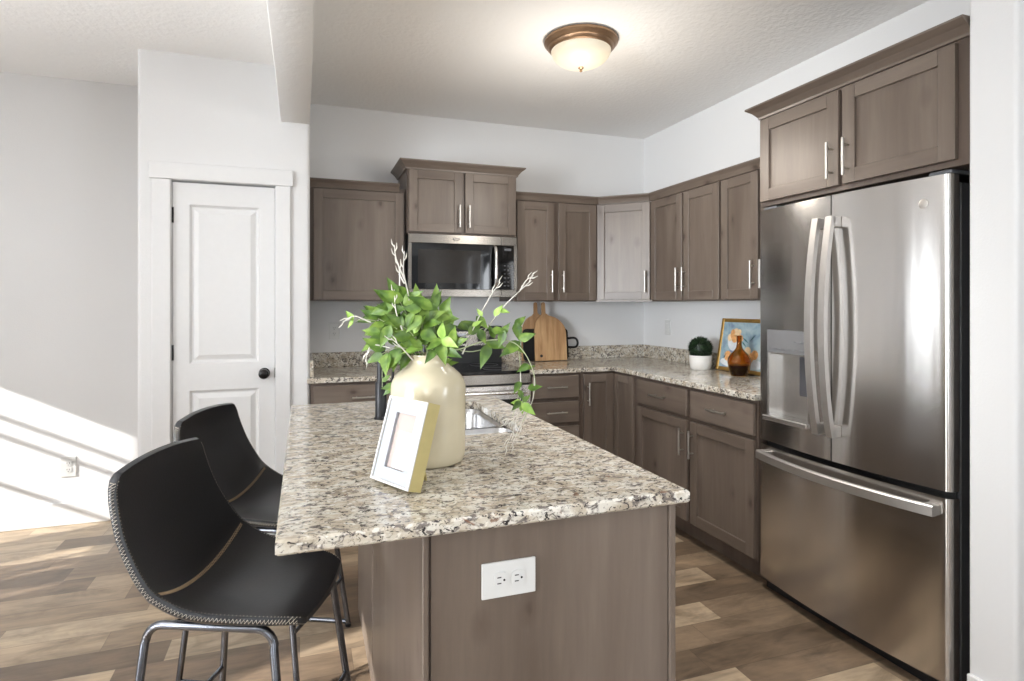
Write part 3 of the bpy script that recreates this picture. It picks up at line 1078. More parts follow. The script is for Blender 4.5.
# ------------------------------------------------------------------ microwave
r = thing('microwave', 'stainless over-the-range microwave with black glass door', 'microwave', (RX0 - 0.004, YB - 0.405, 0))
w, d = 0.762, 0.404
MZ0, MZ1 = 1.400, 1.8205
MB().box(0.001, w - 0.001, 0.03, d, MZ0 + 0.004, MZ1, 0, 0.002).build('case', M['black_plastic'], r)
mb = MB()
dw = 0.648
mb.box(0, dw - 0.001, 0, 0.0295, MZ1 - 0.062, MZ1, 0, 0.003)
mb.box(0, dw - 0.001, 0, 0.0295, MZ0, MZ0 + 0.052, 0, 0.003)
mb.box(0, 0.022, 0, 0.0295, MZ0 + 0.052, MZ1 - 0.062, 0)
md = mb.build('door', M['steel_flat'], r)
MB().box(0.0221, dw - 0.001, 0.003, 0.0294, MZ0 + 0.0522, MZ1 - 0.0622).build('glass', M['black_glass'], md)
MB().box(0.065, 0.50, 0.0022, 0.0029, MZ0 + 0.092, MZ1 - 0.105).build('viewing_window', M['oven_window'], md)
mb = MB()
hp = [(dw - 0.052, 0.001, MZ0 + 0.060), (dw - 0.052, -0.028, MZ0 + 0.075), (dw - 0.052, -0.044, MZ0 + 0.13), (dw - 0.052, -0.048, MZ0 + 0.205),
      (dw - 0.052, -0.044, MZ0 + 0.28), (dw - 0.052, -0.028, MZ0 + 0.335), (dw - 0.052, 0.001, MZ0 + 0.350)]
mb.tube(catmull(hp, 5), 0.012, 12)
mb.build('handle', M['steel_bright'], md, smooth=50)
mb = MB()
mb.box(dw, w, 0, 0.0295, MZ1 - 0.062, MZ1, 0, 0.003)
mb.box(dw, w, 0, 0.0295, MZ0, MZ0 + 0.052, 0, 0.003)
mb.box(w - 0.022, w, 0, 0.0295, MZ0 + 0.052, MZ1 - 0.062, 0)
mp = mb.build('control_frame', M['steel_flat'], r)
MB().box(dw, w - 0.0221, 0.003, 0.0294, MZ0 + 0.0522, MZ1 - 0.0622).build('keypad', M['black_glass'], mp)
for i in range(6):
    for j in range(3):
        mb = MB().box(dw + 0.018 + j * 0.026, dw + 0.031 + j * 0.026, 0.0021, 0.0028, MZ0 + 0.075 + i * 0.028, MZ0 + 0.081 + i * 0.028)
        mb.build('key', M['grey_plastic'], mp)
MB().box(dw + 0.022, dw + 0.072, 0.002, 0.0028, MZ1 - 0.098, MZ1 - 0.082).build('clock_display', M['grey_plastic'], mp)
# swirl emblem on the top rail
mb = MB()
mb.tube([(0.325 + 0.022 * math.cos(a), -0.0005, MZ1 - 0.030 + 0.008 * math.sin(a)) for a in np.linspace(0.7, 2 * PI + 0.2, 22)], 0.0018, 6)
mb.tube([(0.300, -0.0005, MZ1 - 0.020), (0.312, -0.0005, MZ1 - 0.040), (0.324, -0.0005, MZ1 - 0.026), (0.336, -0.0005, MZ1 - 0.040), (0.352, -0.0005, MZ1 - 0.020)], 0.0018, 6)
mb.build('emblem', M['grey_plastic'], md)

# ------------------------------------------------------------------ refrigerator
FY0, FY1 = 1.392, 2.284
FX = 2.060          # door edge plane; the doors bow out in the middle
r = thing('refrigerator', 'stainless french-door refrigerator with ice dispenser and bottom freezer', 'refrigerator', (FX, (FY0 + FY1) / 2, 0), -PI / 2)
# local: x = towards camera (-Y world), y = into the wall (+X world)
hw = (FY1 - FY0) / 2


def bow(x):
    k = max(0.0, (abs(x) - (hw - 0.016)) / 0.016)
    return -0.036 * (1 - (x / hw) ** 2) + 0.015 * k * k


def bowed(mb, x0, x1, z0, z1, yback, inset=0.0, n=14, mi=0, side=0):
    xs = [x0 + (x1 - x0) * i / n for i in range(n + 1)]
    xs = sorted(set(xs + [s_ * (hw - 0.016 * (1 - q / 5)) for s_ in (-1, 1) for q in range(5) if x0 < s_ * (hw - 0.016 * (1 - q / 5)) < x1]))
    fr = [[(x, bow(x) + inset, z) for x in xs] for z in (z0, z1)]
    mb.grid(fr, mi)
    fb = [[(x, yback, z) for x in xs] for z in (z0, z1)]
    mb.grid(fb, side)
    for z in (z0, z1):
        mb.grid([[(x, bow(x) + inset, z) for x in xs], [(x, yback, z) for x in xs]], side)
    for x in (x0, x1):
        mb.grid([[(x, bow(x) + inset, z0), (x, bow(x) + inset, z1)], [(x, yback, z0), (x, yback, z1)]], side)


MB().box(-hw, hw, 0.050, 0.60, 0.03, 1.765, 0, 0.004).build('cabinet_body', M['fridge_side'], r)
DB = 0.042
D0, D1 = 0.712, 1.792
mb = MB()
dx0, dx1, dz0, dz1 = -hw + 0.068, -hw + 0.327, 0.815, 1.232
for a in ((-hw, dx0, D0, D1), (dx1, -0.003, D0, D1), (dx0, dx1, D0, dz0), (dx0, dx1, dz1, D1)):
    bowed(mb, *a, DB, mi=0, side=1)
ld = mb.build('left_door', [M['steel'], M['steel_bright']], r, smooth=30)
mb = MB()
bowed(mb, 0.003, hw, D0, D1, DB, mi=0, side=1)
rd = mb.build('right_door', [M['steel'], M['steel_bright']], r, smooth=30)
mb = MB()
bowed(mb, -hw, hw, 0.060, 0.688, DB, n=24, mi=0, side=1)
fz = mb.build('freezer_drawer', [M['steel'], M['steel_bright']], r, smooth=30)
MB().box(-hw + 0.01, hw - 0.01, DB + 0.0005, 0.0495, 0.05, 1.785).build('gasket', M['dark_gasket'], r)
MB().box(-hw + 0.02, hw - 0.02, 0.03, 0.5, 0.0005, 0.029).build('base_grille', M['black_plastic'], r)
for x in (-hw + 0.05, hw - 0.05):
    MB().box(x - 0.04, x + 0.04, 0.02, 0.14, 1.7955, 1.811, 0, 0.006, 2).build('hinge_cover', M['grey_plastic'], r)
MB().box(-0.05, 0.05, 0.06, 0.14, 1.7655, 1.79).build('top_latch_cover', M['black_plastic'], r)
# dispenser
mb = MB()
bowed(mb, dx0 + 0.0005, dx1 - 0.0005, 1.128, dz1 - 0.0005, 0.0, inset=-0.003, n=8)
dp = mb.build('dispenser_panel', M['panel_silver'], ld, smooth=30)
for k in range(7):
    x, z = dx0 + 0.035 + (k if k < 5 else k - 2) * 0.045, 1.145 if k < 5 else 1.180
    MB().box(x, x + 0.018, bow(x) - 0.0065, bow(x + 0.018) - 0.0032, z, z + 0.004).build('dispenser_button', M['grey_plastic'], ld)
mb = MB()
x0, x1, z0, z1 = dx0 + 0.0005, dx1 - 0.0005, dz0 + 0.0005, 1.1275
yb_ = 0.036
mb.box(x0, x1, yb_ - 0.004, yb_ + 0.004, z0, z1)
mb.box(x0, x0 + 0.008, bow(x0) + 0.002, yb_, z0, z1)
mb.box(x1 - 0.008, x1, bow(x1) + 0.002, yb_, z0, z1)
mb.box(x0, x1, bow(x0) + 0.004, yb_, z1 - 0.008, z1)
mb.build('dispenser_recess', M['steel_bright'], ld)
mb = MB()
mb.box(x0, x1, bow(x1) - 0.012, yb_ - 0.005, z0 - 0.0004, z0 + 0.022, 0, 0.004)
mb.build('drip_tray', M['steel_bright'], ld)
mb = MB().box(x1 - 0.085, x1 - 0.035, 0.002, 0.012, 0.945, 1.120, 0, 0.004)
mb.build('dispenser_paddle', M['paddle_grey'], ld)
# bowed door handles
for s, dd in ((-1, ld), (1, rd)):
    mb = MB()
    pts = []
    xh = s * 0.034
    for k in range(17):
        t = k / 16
        z = 0.818 + t * (1.700 - 0.818)
        y = bow(xh) - 0.040 - 0.042 * (1 - (2 * t - 1) ** 2)
        pts.append((z, y))
    rows = [[(xh - 0.015, y - 0.011, z), (xh + 0.015, y - 0.011, z), (xh + 0.015, y + 0.009, z), (xh - 0.015, y + 0.009, z)] for z, y in pts]
    vv = mb.grid(rows, close_v=True)
    mb.bm.faces.new(vv[0][::-1])
    mb.bm.faces.new(vv[-1])
    for z0_, z1_ in ((0.818, 0.862), (1.656, 1.700)):
        mb.box(xh - 0.015, xh + 0.015, bow(xh) - 0.042, bow(xh) - 0.0003, z0_, z1_, 0, 0.003)
    mb.build('handle', M['handle_steel'], dd, smooth=35)
mb = MB()
rows = []
for k in range(21):
    t = k / 20
    x = -hw + 0.030 + t * (2 * hw - 0.060)
    y = bow(x) - 0.030 - 0.022 * (1 - (2 * t - 1) ** 2)
    rows.append([(x, y - 0.011, 0.626), (x, y - 0.011, 0.658), (x, y - 0.006, 0.663), (x, y + 0.010, 0.663), (x, y + 0.010, 0.626)])
vv = mb.grid(rows, close_v=True)
mb.bm.faces.new(vv[0][::-1])
mb.bm.faces.new(vv[-1])
for x in (-hw + 0.050, hw - 0.050):
    mb.box(x - 0.0198, x + 0.0198, bow(x) - 0.030, bow(x) + 0.001, 0.627, 0.662, 0, 0.002)
mb.build('handle', M['handle_steel'], fz, smooth=35)
xb = (FY0 + FY1) / 2 - 1.475
mb = MB().lathe([(0.0, 0.003), (0.013, 0.003), (0.0165, 0.002), (0.0165, 0.0)], 24, mat=Matrix.Translation((xb, bow(xb) - 0.0002, 1.700)) @ Matrix.Rotation(-bow(xb) * 3, 4, 'Z') @ XZ)
mb.build('round_badge', M['nickel'], rd, smooth=40)


# ------------------------------------------------------------------ bar stools
def stool_shell():
    tk = [0.0, 0.05, 0.13, 0.26, 0.42, 0.50, 0.62, 0.80, 0.93, 1.0]
    cen = [(-0.326, 0.945), (-0.328, 0.922), (-0.326, 0.875), (-0.303, 0.77), (-0.240, 0.640), (-0.192, 0.600), (-0.128, 0.577), (-0.02, 0.572), (0.085, 0.573), (0.135, 0.560)]
    edg = [(-0.314, 0.934), (-0.312, 0.910), (-0.304, 0.865), (-0.276, 0.780), (-0.226, 0.692), (-0.186, 0.655), (-0.116, 0.619), (0.00, 0.594), (0.085, 0.580), (0.124, 0.566)]
    wid = [0.190, 0.211, 0.221, 0.234, 0.243, 0.244, 0.236, 0.212, 0.192, 0.168]
    n, m = 28, 24
    ts = np.linspace(0, 1, n + 1)

    def interp(vals, t):
        v = np.array(vals, float)
        i = min(max(np.searchsorted(tk, t) - 1, 0), len(tk) - 2)
        u = (t - tk[i]) / (tk[i + 1] - tk[i])
        p = [v[max(i - 1, 0)], v[i], v[i + 1], v[min(i + 2, len(tk) - 1)]]
        return 0.5 * (2 * p[1] + (p[2] - p[0]) * u + (2 * p[0] - 5 * p[1] + 4 * p[2] - p[3]) * u * u + (3 * p[1] - p[0] - 3 * p[2] + p[3]) * u ** 3)

    def S(s, t):
        c, e_, w_ = interp(cen, t), interp(edg, t), float(interp(wid, t))
        k = abs(s) ** 2.0
        x, z = c * (1 - k) + e_ * k
        return Vector((x, s * w_, z))
    return S, ts, m


def seat_point(S, s, t, off):
    d1 = S(min(s + 0.02, 1), t) - S(max(s - 0.02, -1), t)
    d2 = S(s, min(t + 0.01, 1)) - S(s, max(t - 0.01, 0))
    nn = d1.cross(d2).normalized()
    return S(s, t) + nn * off


def make_stool():
    root = thing('bar_stool', 'black leather bucket bar stool nearest the camera', 'bar stool', (0, 0, 0), 0, 'bar stools at the island')
    S, ts, m = stool_shell()
    ss = [math.sin(PI / 2 * (2 * j / m - 1)) * 0.35 + (2 * j / m - 1) * 0.65 for j in range(m + 1)]
    mid = seat_point(S, 0, 0.7, 0.01) - S(0, 0.7)
    sg = 1 if mid.z > 0 else -1
    th_ = 0.024
    mb = MB()
    topr = [[S(s, t) for s in ss] for t in ts]
    botr = [[seat_point(S, s, t, -sg * th_ * (1.0 if abs(s) < 0.97 and 0.02 < t < 0.98 else 0.75)) for s in ss] for t in ts]
    vt_, vb_ = mb.grid(topr), mb.grid(botr)

    def rim(vv):
        n_ = len(vv)
        return [vv[0][j] for j in range(m + 1)] + [vv[i][m] for i in range(1, n_)] + [vv[n_ - 1][j] for j in range(m - 1, -1, -1)] + [vv[i][0] for i in range(n_ - 2, 0, -1)]
    ra, rb2 = rim(vt_), rim(vb_)
    k = len(ra)
    midr = []
    for i in range(k):
        c = (ra[i].co + rb2[i].co) / 2
        out = Vector((c.x + 0.10, c.y, c.z - 0.72)).normalized() * 0.006
        midr.append(mb.bm.verts.new(c + out))
    for i in range(k):
        j = (i + 1) % k
        mb.bm.faces.new((ra[i], ra[j], midr[j], midr[i]))
        mb.bm.faces.new((midr[i], midr[j], rb2[j], rb2[i]))
    mb.build('seat_shell', M['leather'], root, smooth=60)

    # lacing of pale thread along both side edges and the seam at the back of the seat
    def zigzag(mb_, pts_a, pts_b, r_):
        z1 = [pts_a[i] if i % 2 == 0 else pts_b[i] for i in range(len(pts_a))]
        z2 = [pts_b[i] if i % 2 == 0 else pts_a[i] for i in range(len(pts_a))]
        mb_.tube(z1, r_, 4)
        mb_.tube(z2, r_, 4)
    for s in (-1, 1):
        mb = MB()
        tt = np.linspace(0.035, 0.97, 76)
        zigzag(mb, [seat_point(S, s * 0.982, t, sg * 0.0012) for t in tt], [seat_point(S, s, t, -sg * 0.0125) + Vector((0, s * 0.0072, 0)) for t in tt], 0.00115)
        mb.build('edge_stitching', M['thread'], root)
    mb = MB()
    tt = np.linspace(-0.93, 0.93, 64)
    zigzag(mb, [seat_point(S, s, 0.475 - 0.009, sg * 0.0014) for s in tt], [seat_point(S, s, 0.475 + 0.006, sg * 0.0014) for s in tt], 0.0011)
    mb.build('seam_stitching', M['tan_thread'], root)
    # tubular base: an inverted U on either side
    rt = 0.0105
    rot = Matrix.Rotation(-0.10, 4, 'Z')
    zt = 0.552
    for s in (-1, 1):
        y, yf = s * 0.185, s * 0.225
        P = [(-0.305, yf, 0.0095), (-0.262, y, zt - 0.06)] + [(-0.217 - 0.042 * math.sin(a), y, zt - 0.042 + 0.042 * (1 - math.cos(a)) * 1.0) for a in np.linspace(PI / 2, PI, 0)]
        cr = 0.045
        pts = [Vector((-0.305, yf, 0.0095)), Vector((-0.256, y + s * 0.004, zt - cr))]
        for a in np.linspace(0.15, PI / 2, 6):
            pts.append(Vector((-0.256 + cr * (1 - math.cos(a)), y, zt - cr + cr * math.sin(a))))
        for a in np.linspace(PI / 2, PI - 0.15, 6):
            pts.append(Vector((0.075 - cr + cr * math.sin(a - PI / 2) * 1.0, y, zt - cr + cr * math.cos(a - PI / 2))))
        pts += [Vector((0.075, y + s * 0.004, zt - cr)), Vector((0.135, yf, 0.0095))]
        mb = MB()
        mb.tube([rot @ p for p in pts], rt, 10)
        mb.build('leg_frame', M['frame_tube'], root, smooth=50)

    def leg_at(s, front, z):
        a = Vector((0.135, s * 0.225, 0.0095)) if front else Vector((-0.305, s * 0.225, 0.0095))
        b = Vector((0.075, s * 0.189, zt - 0.045)) if front else Vector((-0.256, s * 0.189, zt - 0.045))
        t = (z - a.z) / (b.z - a.z)
        return rot @ (a + (b - a) * t)
    for front in (0, 1):
        mb = MB().tube([leg_at(-1, front, 0.205), leg_at(1, front, 0.205)], 0.0075, 8)
        mb.build('stretcher', M['frame_tube'], root, smooth=50)
    for s in (1, -1):
        mb = MB().tube([leg_at(s, 0, 0.02), leg_at(s, 1, 0.02)], 0.0095, 8)
        mb.build('floor_rail', M['frame_tube'], root, smooth=50)
    for s, dz in ((1, 0.0), (-1, -0.0)):
        mb = MB()
        mb.tube([rot @ Vector((-0.20, -0.183 * s, zt - 0.002)), rot @ Vector((-0.09, 0, zt - 0.022)), rot @ Vector((0.02, 0.183 * s, zt - 0.002))], 0.007, 8)
        mb.build('cross_brace', M['frame_tube'], root, smooth=50)
    for s in (-1, 1):
        for front in (0, 1):
            p = leg_at(s, front, 0.0095)
            mb = MB().lathe([(0.0, 0.0), (0.012, 0.0), (0.013, 0.012), (0.0, 0.012)], 12, c=(p.x, p.y, 0.0005))
            mb.build('glide', M['black_plastic'], root, smooth=40)
    return root


st = make_stool()
st.location = (-0.061, 1.761, 0)
st.rotation_euler = (0, 0, -0.311)
dup(st, (-0.042, 2.425, 0), -0.350, 'black leather bucket bar stool farther back, in front of the pantry door', 'bar stools at the island')

# ------------------------------------------------------------------ vase with greenery
VX, VY = 0.328, 1.628
r = thing('vase', 'large cream ceramic vase holding green branches on the island', 'vase', (VX, VY, CT + 0.0003))
mb = MB()
mb.lathe([(0.0, 0.0), (0.088, 0.0), (0.097, 0.006), (0.1015, 0.025), (0.1025, 0.10), (0.1035, 0.195), (0.1022, 0.213), (0.0975, 0.227), (0.088, 0.241), (0.074, 0.253), (0.062, 0.262), (0.055, 0.269),
          (0.0525, 0.277), (0.0535, 0.287), (0.0575, 0.292), (0.057, 0.296), (0.051, 0.296), (0.047, 0.285), (0.047, 0.266), (0.07, 0.243), (0.094, 0.19), (0.093, 0.03), (0.0, 0.012)], 56)
mb.build('vase_body', M['ceramic'], r, smooth=50)

# branches: drawn in the vase's own frame (x right, y away, z up), lengths in units of 2.78 mm
G = 0.00278
r = thing('greenery', 'leafy green artificial branches with whitish twigs standing in the cream vase', 'plant', (VX, VY, CT + 0.0003), -YAW)
rg = random.Random(11)
MOUTH = 0.29


def P3(u, v, b=0.0):
    """u to the right, v above the mouth, b away"""
    return Vector((u * G, b, MOUTH + v * G))


leaves, young = MB(), MB()
n_leaf = [0]


def leaf(mb, base, direction, normal, ln, wd):
    d = direction.normalized()
    nn = (normal - d * normal.dot(d))
    if nn.length < 1e-4:
        nn = Vector((0, 0, 1)) - d * d.z
    nn.normalize()
    sd = d.cross(nn)
    prof = [(0.0, 0.08), (0.12, 0.66), (0.28, 1.0), (0.46, 0.90), (0.64, 0.62), (0.80, 0.33), (0.91, 0.13), (1.0, 0.01)]
    rows = []
    droop = rg.uniform(0.0, 0.15)
    fold = rg.uniform(0.12, 0.35)
    for t, w_ in prof:
        c = base + d * (ln * t) - nn * (droop * ln * t * t)
        hw_ = wd * 0.5 * w_
        rows.append([c - sd * hw_ + nn * (fold * hw_), c - sd * hw_ * 0.5 + nn * (fold * hw_ * 0.35), c, c + sd * hw_ * 0.5 + nn * (fold * hw_ * 0.35), c + sd * hw_ + nn * (fold * hw_)])
    mb.grid(rows)
    n_leaf[0] += 1


stems = []
view = Vector((0, -1, 0.25))


def branch(pts, nl, size, rad=0.0016, start=0.15, spread=1.0, yng=0.12, tip=True):
    C_ = catmull(pts, 8)
    m_ = len(C_)
    mb = MB()
    mb.tube(C_, [rad * (1 - 0.55 * i / m_) for i in range(m_)], 6)
    stems.append(mb)
    for k in range(nl):
        t = start + (1 - start) * (k + 0.5) / nl
        i = min(int(t * (m_ - 1)), m_ - 2)
        p = C_[i]
        d = (C_[i + 1] - C_[i]).normalized()
        for sgn in (-1, 1):
            if rg.random() < 0.12:
                continue
            side = d.cross(view).normalized() * sgn
            dr = (d * rg.uniform(0.15, 0.8) + side * rg.uniform(0.6, 1.2) * spread + Vector((0, rg.uniform(-0.7, 0.25), rg.uniform(-0.45, 0.25))))
            nn = Vector((rg.uniform(-0.5, 0.5), -1.0, rg.uniform(0.0, 1.1)))
            q = p + dr.normalized() * 0.006
            l_ = size * rg.uniform(0.75, 1.15)
            leaf(young if rg.random() < yng else leaves, q, dr, nn, l_, l_ * rg.uniform(0.46, 0.58))
    if tip:
        dr = (C_[-1] - C_[-3]).normalized()
        leaf(leaves, C_[-1], dr, Vector((0.2, -1, 0.5)), size * 0.9, size * 0.45)


O0 = (0, -40, 0.0)


def b(*pts, **kw):
    nl, size = kw.pop('nl'), kw.pop('size')
    branch([P3(*p) for p in pts], nl, size, **kw)


def put(u0, v0_, u1, v1_, bb=0.0, wide=0.5, yg=False, fwd=0.0):
    """one leaf from its base to its tip"""
    p, q = P3(u0, v0_, bb), P3(u1, v1_, bb + fwd)
    nn = Vector((rg.uniform(-0.35, 0.35), -1.0, rg.uniform(0.1, 0.8)))
    leaf(young if yg else leaves, p, q - p, nn, (q - p).length, (q - p).length * wide)


# dense clump above and left of the mouth
b((-4, -50), (-6, 0), (-18, 35, -.01), (-30, 60, -.02), nl=4, size=0.066)
b((-2, -50), (-8, 0), (-26, 25, -.03), (-48, 38, -.03), nl=4, size=0.062)
b((0, -50), (0, 0), (-10, 36, .02), (-12, 52, .02), nl=4, size=0.066)
b((2, -50), (4, 0), (6, 26, -.02), (14, 42, -.03), nl=4, size=0.066)
b((0, -50), (2, 5, .02), (14, 22, .03), (28, 28, .03), nl=3, size=0.064)
b((-2, -50), (-10, 0, -.02), (-28, 10, -.05), (-42, 4, -.05), nl=4, size=0.062)
b((-2, -50), (-6, 0, .02), (-22, 26, .05), (-36, 44, .05), nl=4, size=0.066)
b((0, -50), (-4, 0, -.02), (-12, 22, -.06), (-22, 32, -.08), nl=4, size=0.060, yng=0.25)
b((0, -50), (0, 0, -.02), (-4, 22, -.05), (-2, 36, -.06), nl=4, size=0.062, yng=0.2)
for k in range(46):
    a_, q_ = rg.uniform(0, 2 * PI), math.sqrt(rg.random())
    u_, w_ = -16 + 34 * q_ * math.cos(a_), 34 + 26 * q_ * math.sin(a_)
    dirn = Vector((u_ + 10, 0, w_ - 26)) * 0.022 + Vector((rg.uniform(-1, 1), 0, rg.uniform(-1.0, 0.35)))
    L_ = rg.uniform(18, 27)
    dirn = dirn.normalized() * L_
    if w_ + dirn.z < 5 and u_ + dirn.x > -34:
        dirn.z = abs(dirn.z) * 0.4 + 2
    put(u_, w_, u_ + dirn.x, w_ + dirn.z, rg.uniform(-0.09, 0.07), rg.uniform(0.42, 0.56), rg.random() < 0.13, rg.uniform(-0.03, 0.01))
# leaves at the lip of the vase
for u0, w0, u1, w1, yg in ((16, 19, 18, 36, 1), (16, 19, 33, 11, 1), (16, 19, 3, 9, 0), (14, 16, 21, -6, 0), (10, 8, 1, -4, 0), (24, 12, 42, 20, 0), (26, 14, 30, 32, 0), (20, 8, 36, 2, 0)):
    put(u0, w0, u1, w1, -0.075, 0.5, bool(yg), -0.02)
# sprig hanging to the left of the vase
b((-2, -50), (-16, 2, .02), (-40, 2, .05), (-50, -12, .06), (-51, -34, .06), nl=0, size=0.045, tip=False)
for u0, w0, u1, w1, yg in ((-36, -32, -52, -35, 0), (-38, -32, -50, -42, 0), (-48, -12, -34, -8, 1), (-46, -8, -58, -4, 1), (-40, -31, -32, -44, 0), (-50, -28, -42, -20, 0)):
    put(u0, w0, u1, w1, 0.05, 0.52, bool(yg))
# long trailing vine to the right
b((2, -50), (10, 0, .0), (34, 8, -.02), (60, 16, -.01), (84, 14, .0), (98, 0, .0), (106, -22, .0), (104, -44, .0), (94, -66, .0), nl=0, size=0.066, rad=0.0021, tip=False)
b((2, -50), (10, 2, .01), (44, 4, .02), (70, 10, .02), (88, 8, .02), (92, -18, .02), (90, -40, .02), (84, -62, .02), nl=0, size=0.060, rad=0.0017, tip=False)
b((2, -50), (8, 2, .02), (28, 16, .03), (50, 26, .03), (62, 30, .03), nl=0, size=0.056, tip=False)
for u0, w0, u1, w1, yg in ((61, 12, 51, -12, 0), (58, 14, 78, 8, 0), (92, 14, 70, 0, 0), (88, 34, 91, 14, 0), (90, 17, 107, 23, 0), (48, 40, 60, 27, 0), (51, 27, 58, 12, 0), (63, 26, 80, 25, 0),
                           (32, 32, 42, 25, 0), (40, 22, 54, 34, 0), (76, 26, 70, 8, 0), (84, 12, 98, 2, 0), (86, 30, 98, 40, 0), (97, -13, 107, -10, 0), (99, -32, 114, -30, 0), (92, -26, 85, -38, 0),
                           (93, -46, 82, -46, 1), (93, -46, 107, -57, 1), (93, -46, 94, -60, 1), (94, -45, 102, -38, 0), (92, -44, 83, -54, 0), (90, -34, 96, -46, 0), (66, 18, 60, 32, 0), (72, 20, 82, 34, 0), (100, -8, 88, -16, 0)):
    put(u0, w0, u1, w1, rg.uniform(-0.02, 0.02), rg.uniform(0.46, 0.56), bool(yg), rg.uniform(-0.02, 0.01))
# small outer sprays
b((-34, 30), (-56, 36, -.01), (-74, 36, -.01), nl=0, size=0.036, tip=False)
for u0, w0, u1, w1, yg in ((-74, 36, -82, 46, 1), (-74, 36, -80, 28, 1), (-52, 38, -64, 44, 0), (-46, 40, -62, 52, 0), (-44, 34, -60, 24, 0), (44, 30, 54, 36, 1), (54, 40, 48, 48, 1), (66, 40, 74, 52, 1), (70, 46, 82, 44, 1)):
    put(u0, w0, u1, w1, -0.01, 0.5, bool(yg))
for mb in stems:
    mb.build('stem', M['stem'], r, smooth=60)
leaves.build('foliage', M['leaf'], r, smooth=80)
young.build('young_foliage', M['young_leaf'], r, smooth=80)['label'] = 'paler yellow-green young leaves'
# whitish budded twigs
for tw in ([(-10, 10, -.02), (-18, 60, -.03), (-23, 84, -.03), (-22, 104, -.03)], [(-22, 76, -.03), (-30, 96, -.03), (-32, 110, -.03)], [(-22, 72, -.03), (-26, 80, -.03), (-28, 92, -.03)],
           [(34, 2, .0), (48, 34, .0), (62, 60, .0), (72, 74, .0)], [(52, 20, .02), (74, 48, .02), (90, 64, .02), (103, 76, .02)],
           [(92, 66, .02), (98, 76, .02), (104, 80, .02)], [(92, -18, .02), (92, -42, .01), (86, -70, .0), (76, -94, .0)], [(106, -22, .0), (104, -44, .0), (94, -64, .0), (82, -92, .0)],
           [(-20, 20, -.05), (-28, 44, -.06), (-30, 66, -.06)], [(-56, 34, -.02), (-72, 40, -.02), (-84, 34, -.02)], [(-34, 10, -.06), (-52, 12, -.06), (-58, -4, -.06)],
           [(100, -48, .0), (88, -60, .0), (76, -66, .0)], [(-12, -2, -.06), (-20, 10, -.09), (-30, 20, -.10)]):
    mb = MB()
    C_ = catmull([P3(*p) for p in tw], 6)
    tk_ = 0.0015 if tw[-1][1] < -40 else 0.0022
    mb.tube(C_, [tk_ * (1 - 0.6 * i / len(C_)) for i in range(len(C_))], 6)
    for k in range(3):
        i = len(C_) - 1 - k * 2
        if i > 2:
            d = (C_[i] - C_[i - 2]).normalized()
            side = d.cross(view).normalized() * (1 if k % 2 else -1)
            mb.tube([C_[i - 1], C_[i - 1] + d * 0.010 + side * 0.006, C_[i - 1] + d * 0.024 + side * 0.007], [0.0012, 0.0018, 0.0005], 5)
    mb.build('twig', M['twig'], r, smooth=60)

# ------------------------------------------------------------------ small photo frame leaning on the vase
BLp, fw, fang = Vector((0.1525, 1.4763, 0)), 0.155, -1.1126
r = thing('photo_frame', 'small white and gold picture frame standing before the cream vase', 'picture frame', (BLp.x, BLp.y, CT + 0.0004), fang)
tilt = -0.2888
fh, fd = 0.2027, 0.039
R = Matrix.Rotation(tilt, 4, 'X')
# the frame stands on its back lower edge, so lift it by what the tilt sinks
lift = max(0.0, -min((R @ Vector((0, y, 0))).z for y in (0, fd)))
R = Matrix.Translation((0, 0, lift)) @ R


def tilted(mb):
    bmesh.ops.transform(mb.bm, matrix=R, verts=mb.bm.verts[:])
    return mb


mb = MB()
fr = 0.006
for a in ((0, fr, 0, fh), (fw - fr, fw, 0, fh), (fr, fw - fr, 0, fr), (fr, fw - fr, fh - fr, fh)):
    mb.box(a[0], a[1], 0, 0.004, a[2], a[3], 0, 0.0008)
tilted(mb).build('front_rim', M['photo_white'], r)
mb = MB()
for a in ((0, fr, 0, fh), (fw - fr, fw, 0, fh), (fr, fw - fr, 0, fr), (fr, fw - fr, fh - fr, fh)):
    mb.box(a[0], a[1], 0.0041, fd, a[2], a[3])
mb.box(fr, fw - fr, fd - 0.004, fd, fr, fh - fr)
tilted(mb).build('gold_case', M['gold_paint'], r)
mb = MB()
q0, q1 = R @ Vector((fw / 2, fd + 0.001, 0.13)), Vector((fw / 2, 0.0, 0.0))
q1 = Vector((fw / 2, (R @ Vector((0, fd, 0))).y + 0.062, 0.0))
dq = (q1 - q0).normalized()
mb.prism([(-0.012, 0), (0.012, 0), (0.018, (q1 - q0).length - 0.002), (-0.018, (q1 - q0).length - 0.002)], 0.0, 0.003,
         mat=Matrix.Translation(q0) @ Matrix(((1, 0, 0), (0, dq.y, -dq.z), (0, dq.z, dq.y))).to_4x4())
mb.build('easel_leg', M['gold_paint'], r)
mw = 0.036
mb = MB()
for a in ((fr, mw + 0.004, fr, fh - fr), (fw - mw, fw - fr, fr, fh - fr), (mw + 0.004, fw - mw, fr, mw), (mw + 0.004, fw - mw, fh - mw, fh - fr)):
    mb.box(a[0], a[1], 0.0045, 0.012, a[2], a[3])
tilted(mb).build('mat_board', M['grey_mat'], r)
mb = MB().box(mw - 0.004, fw - mw + 0.008, 0.0125, 0.014, mw - 0.008, fh - mw + 0.008)
tilted(mb).build('photo_margin', M['photo_edge'], r)
mb = MB().box(mw + 0.022, fw - mw, 0.0118, 0.0123, mw + 0.002, fh - mw - 0.042)
tilted(mb).build('photo_print', M['photo_paper'], r)


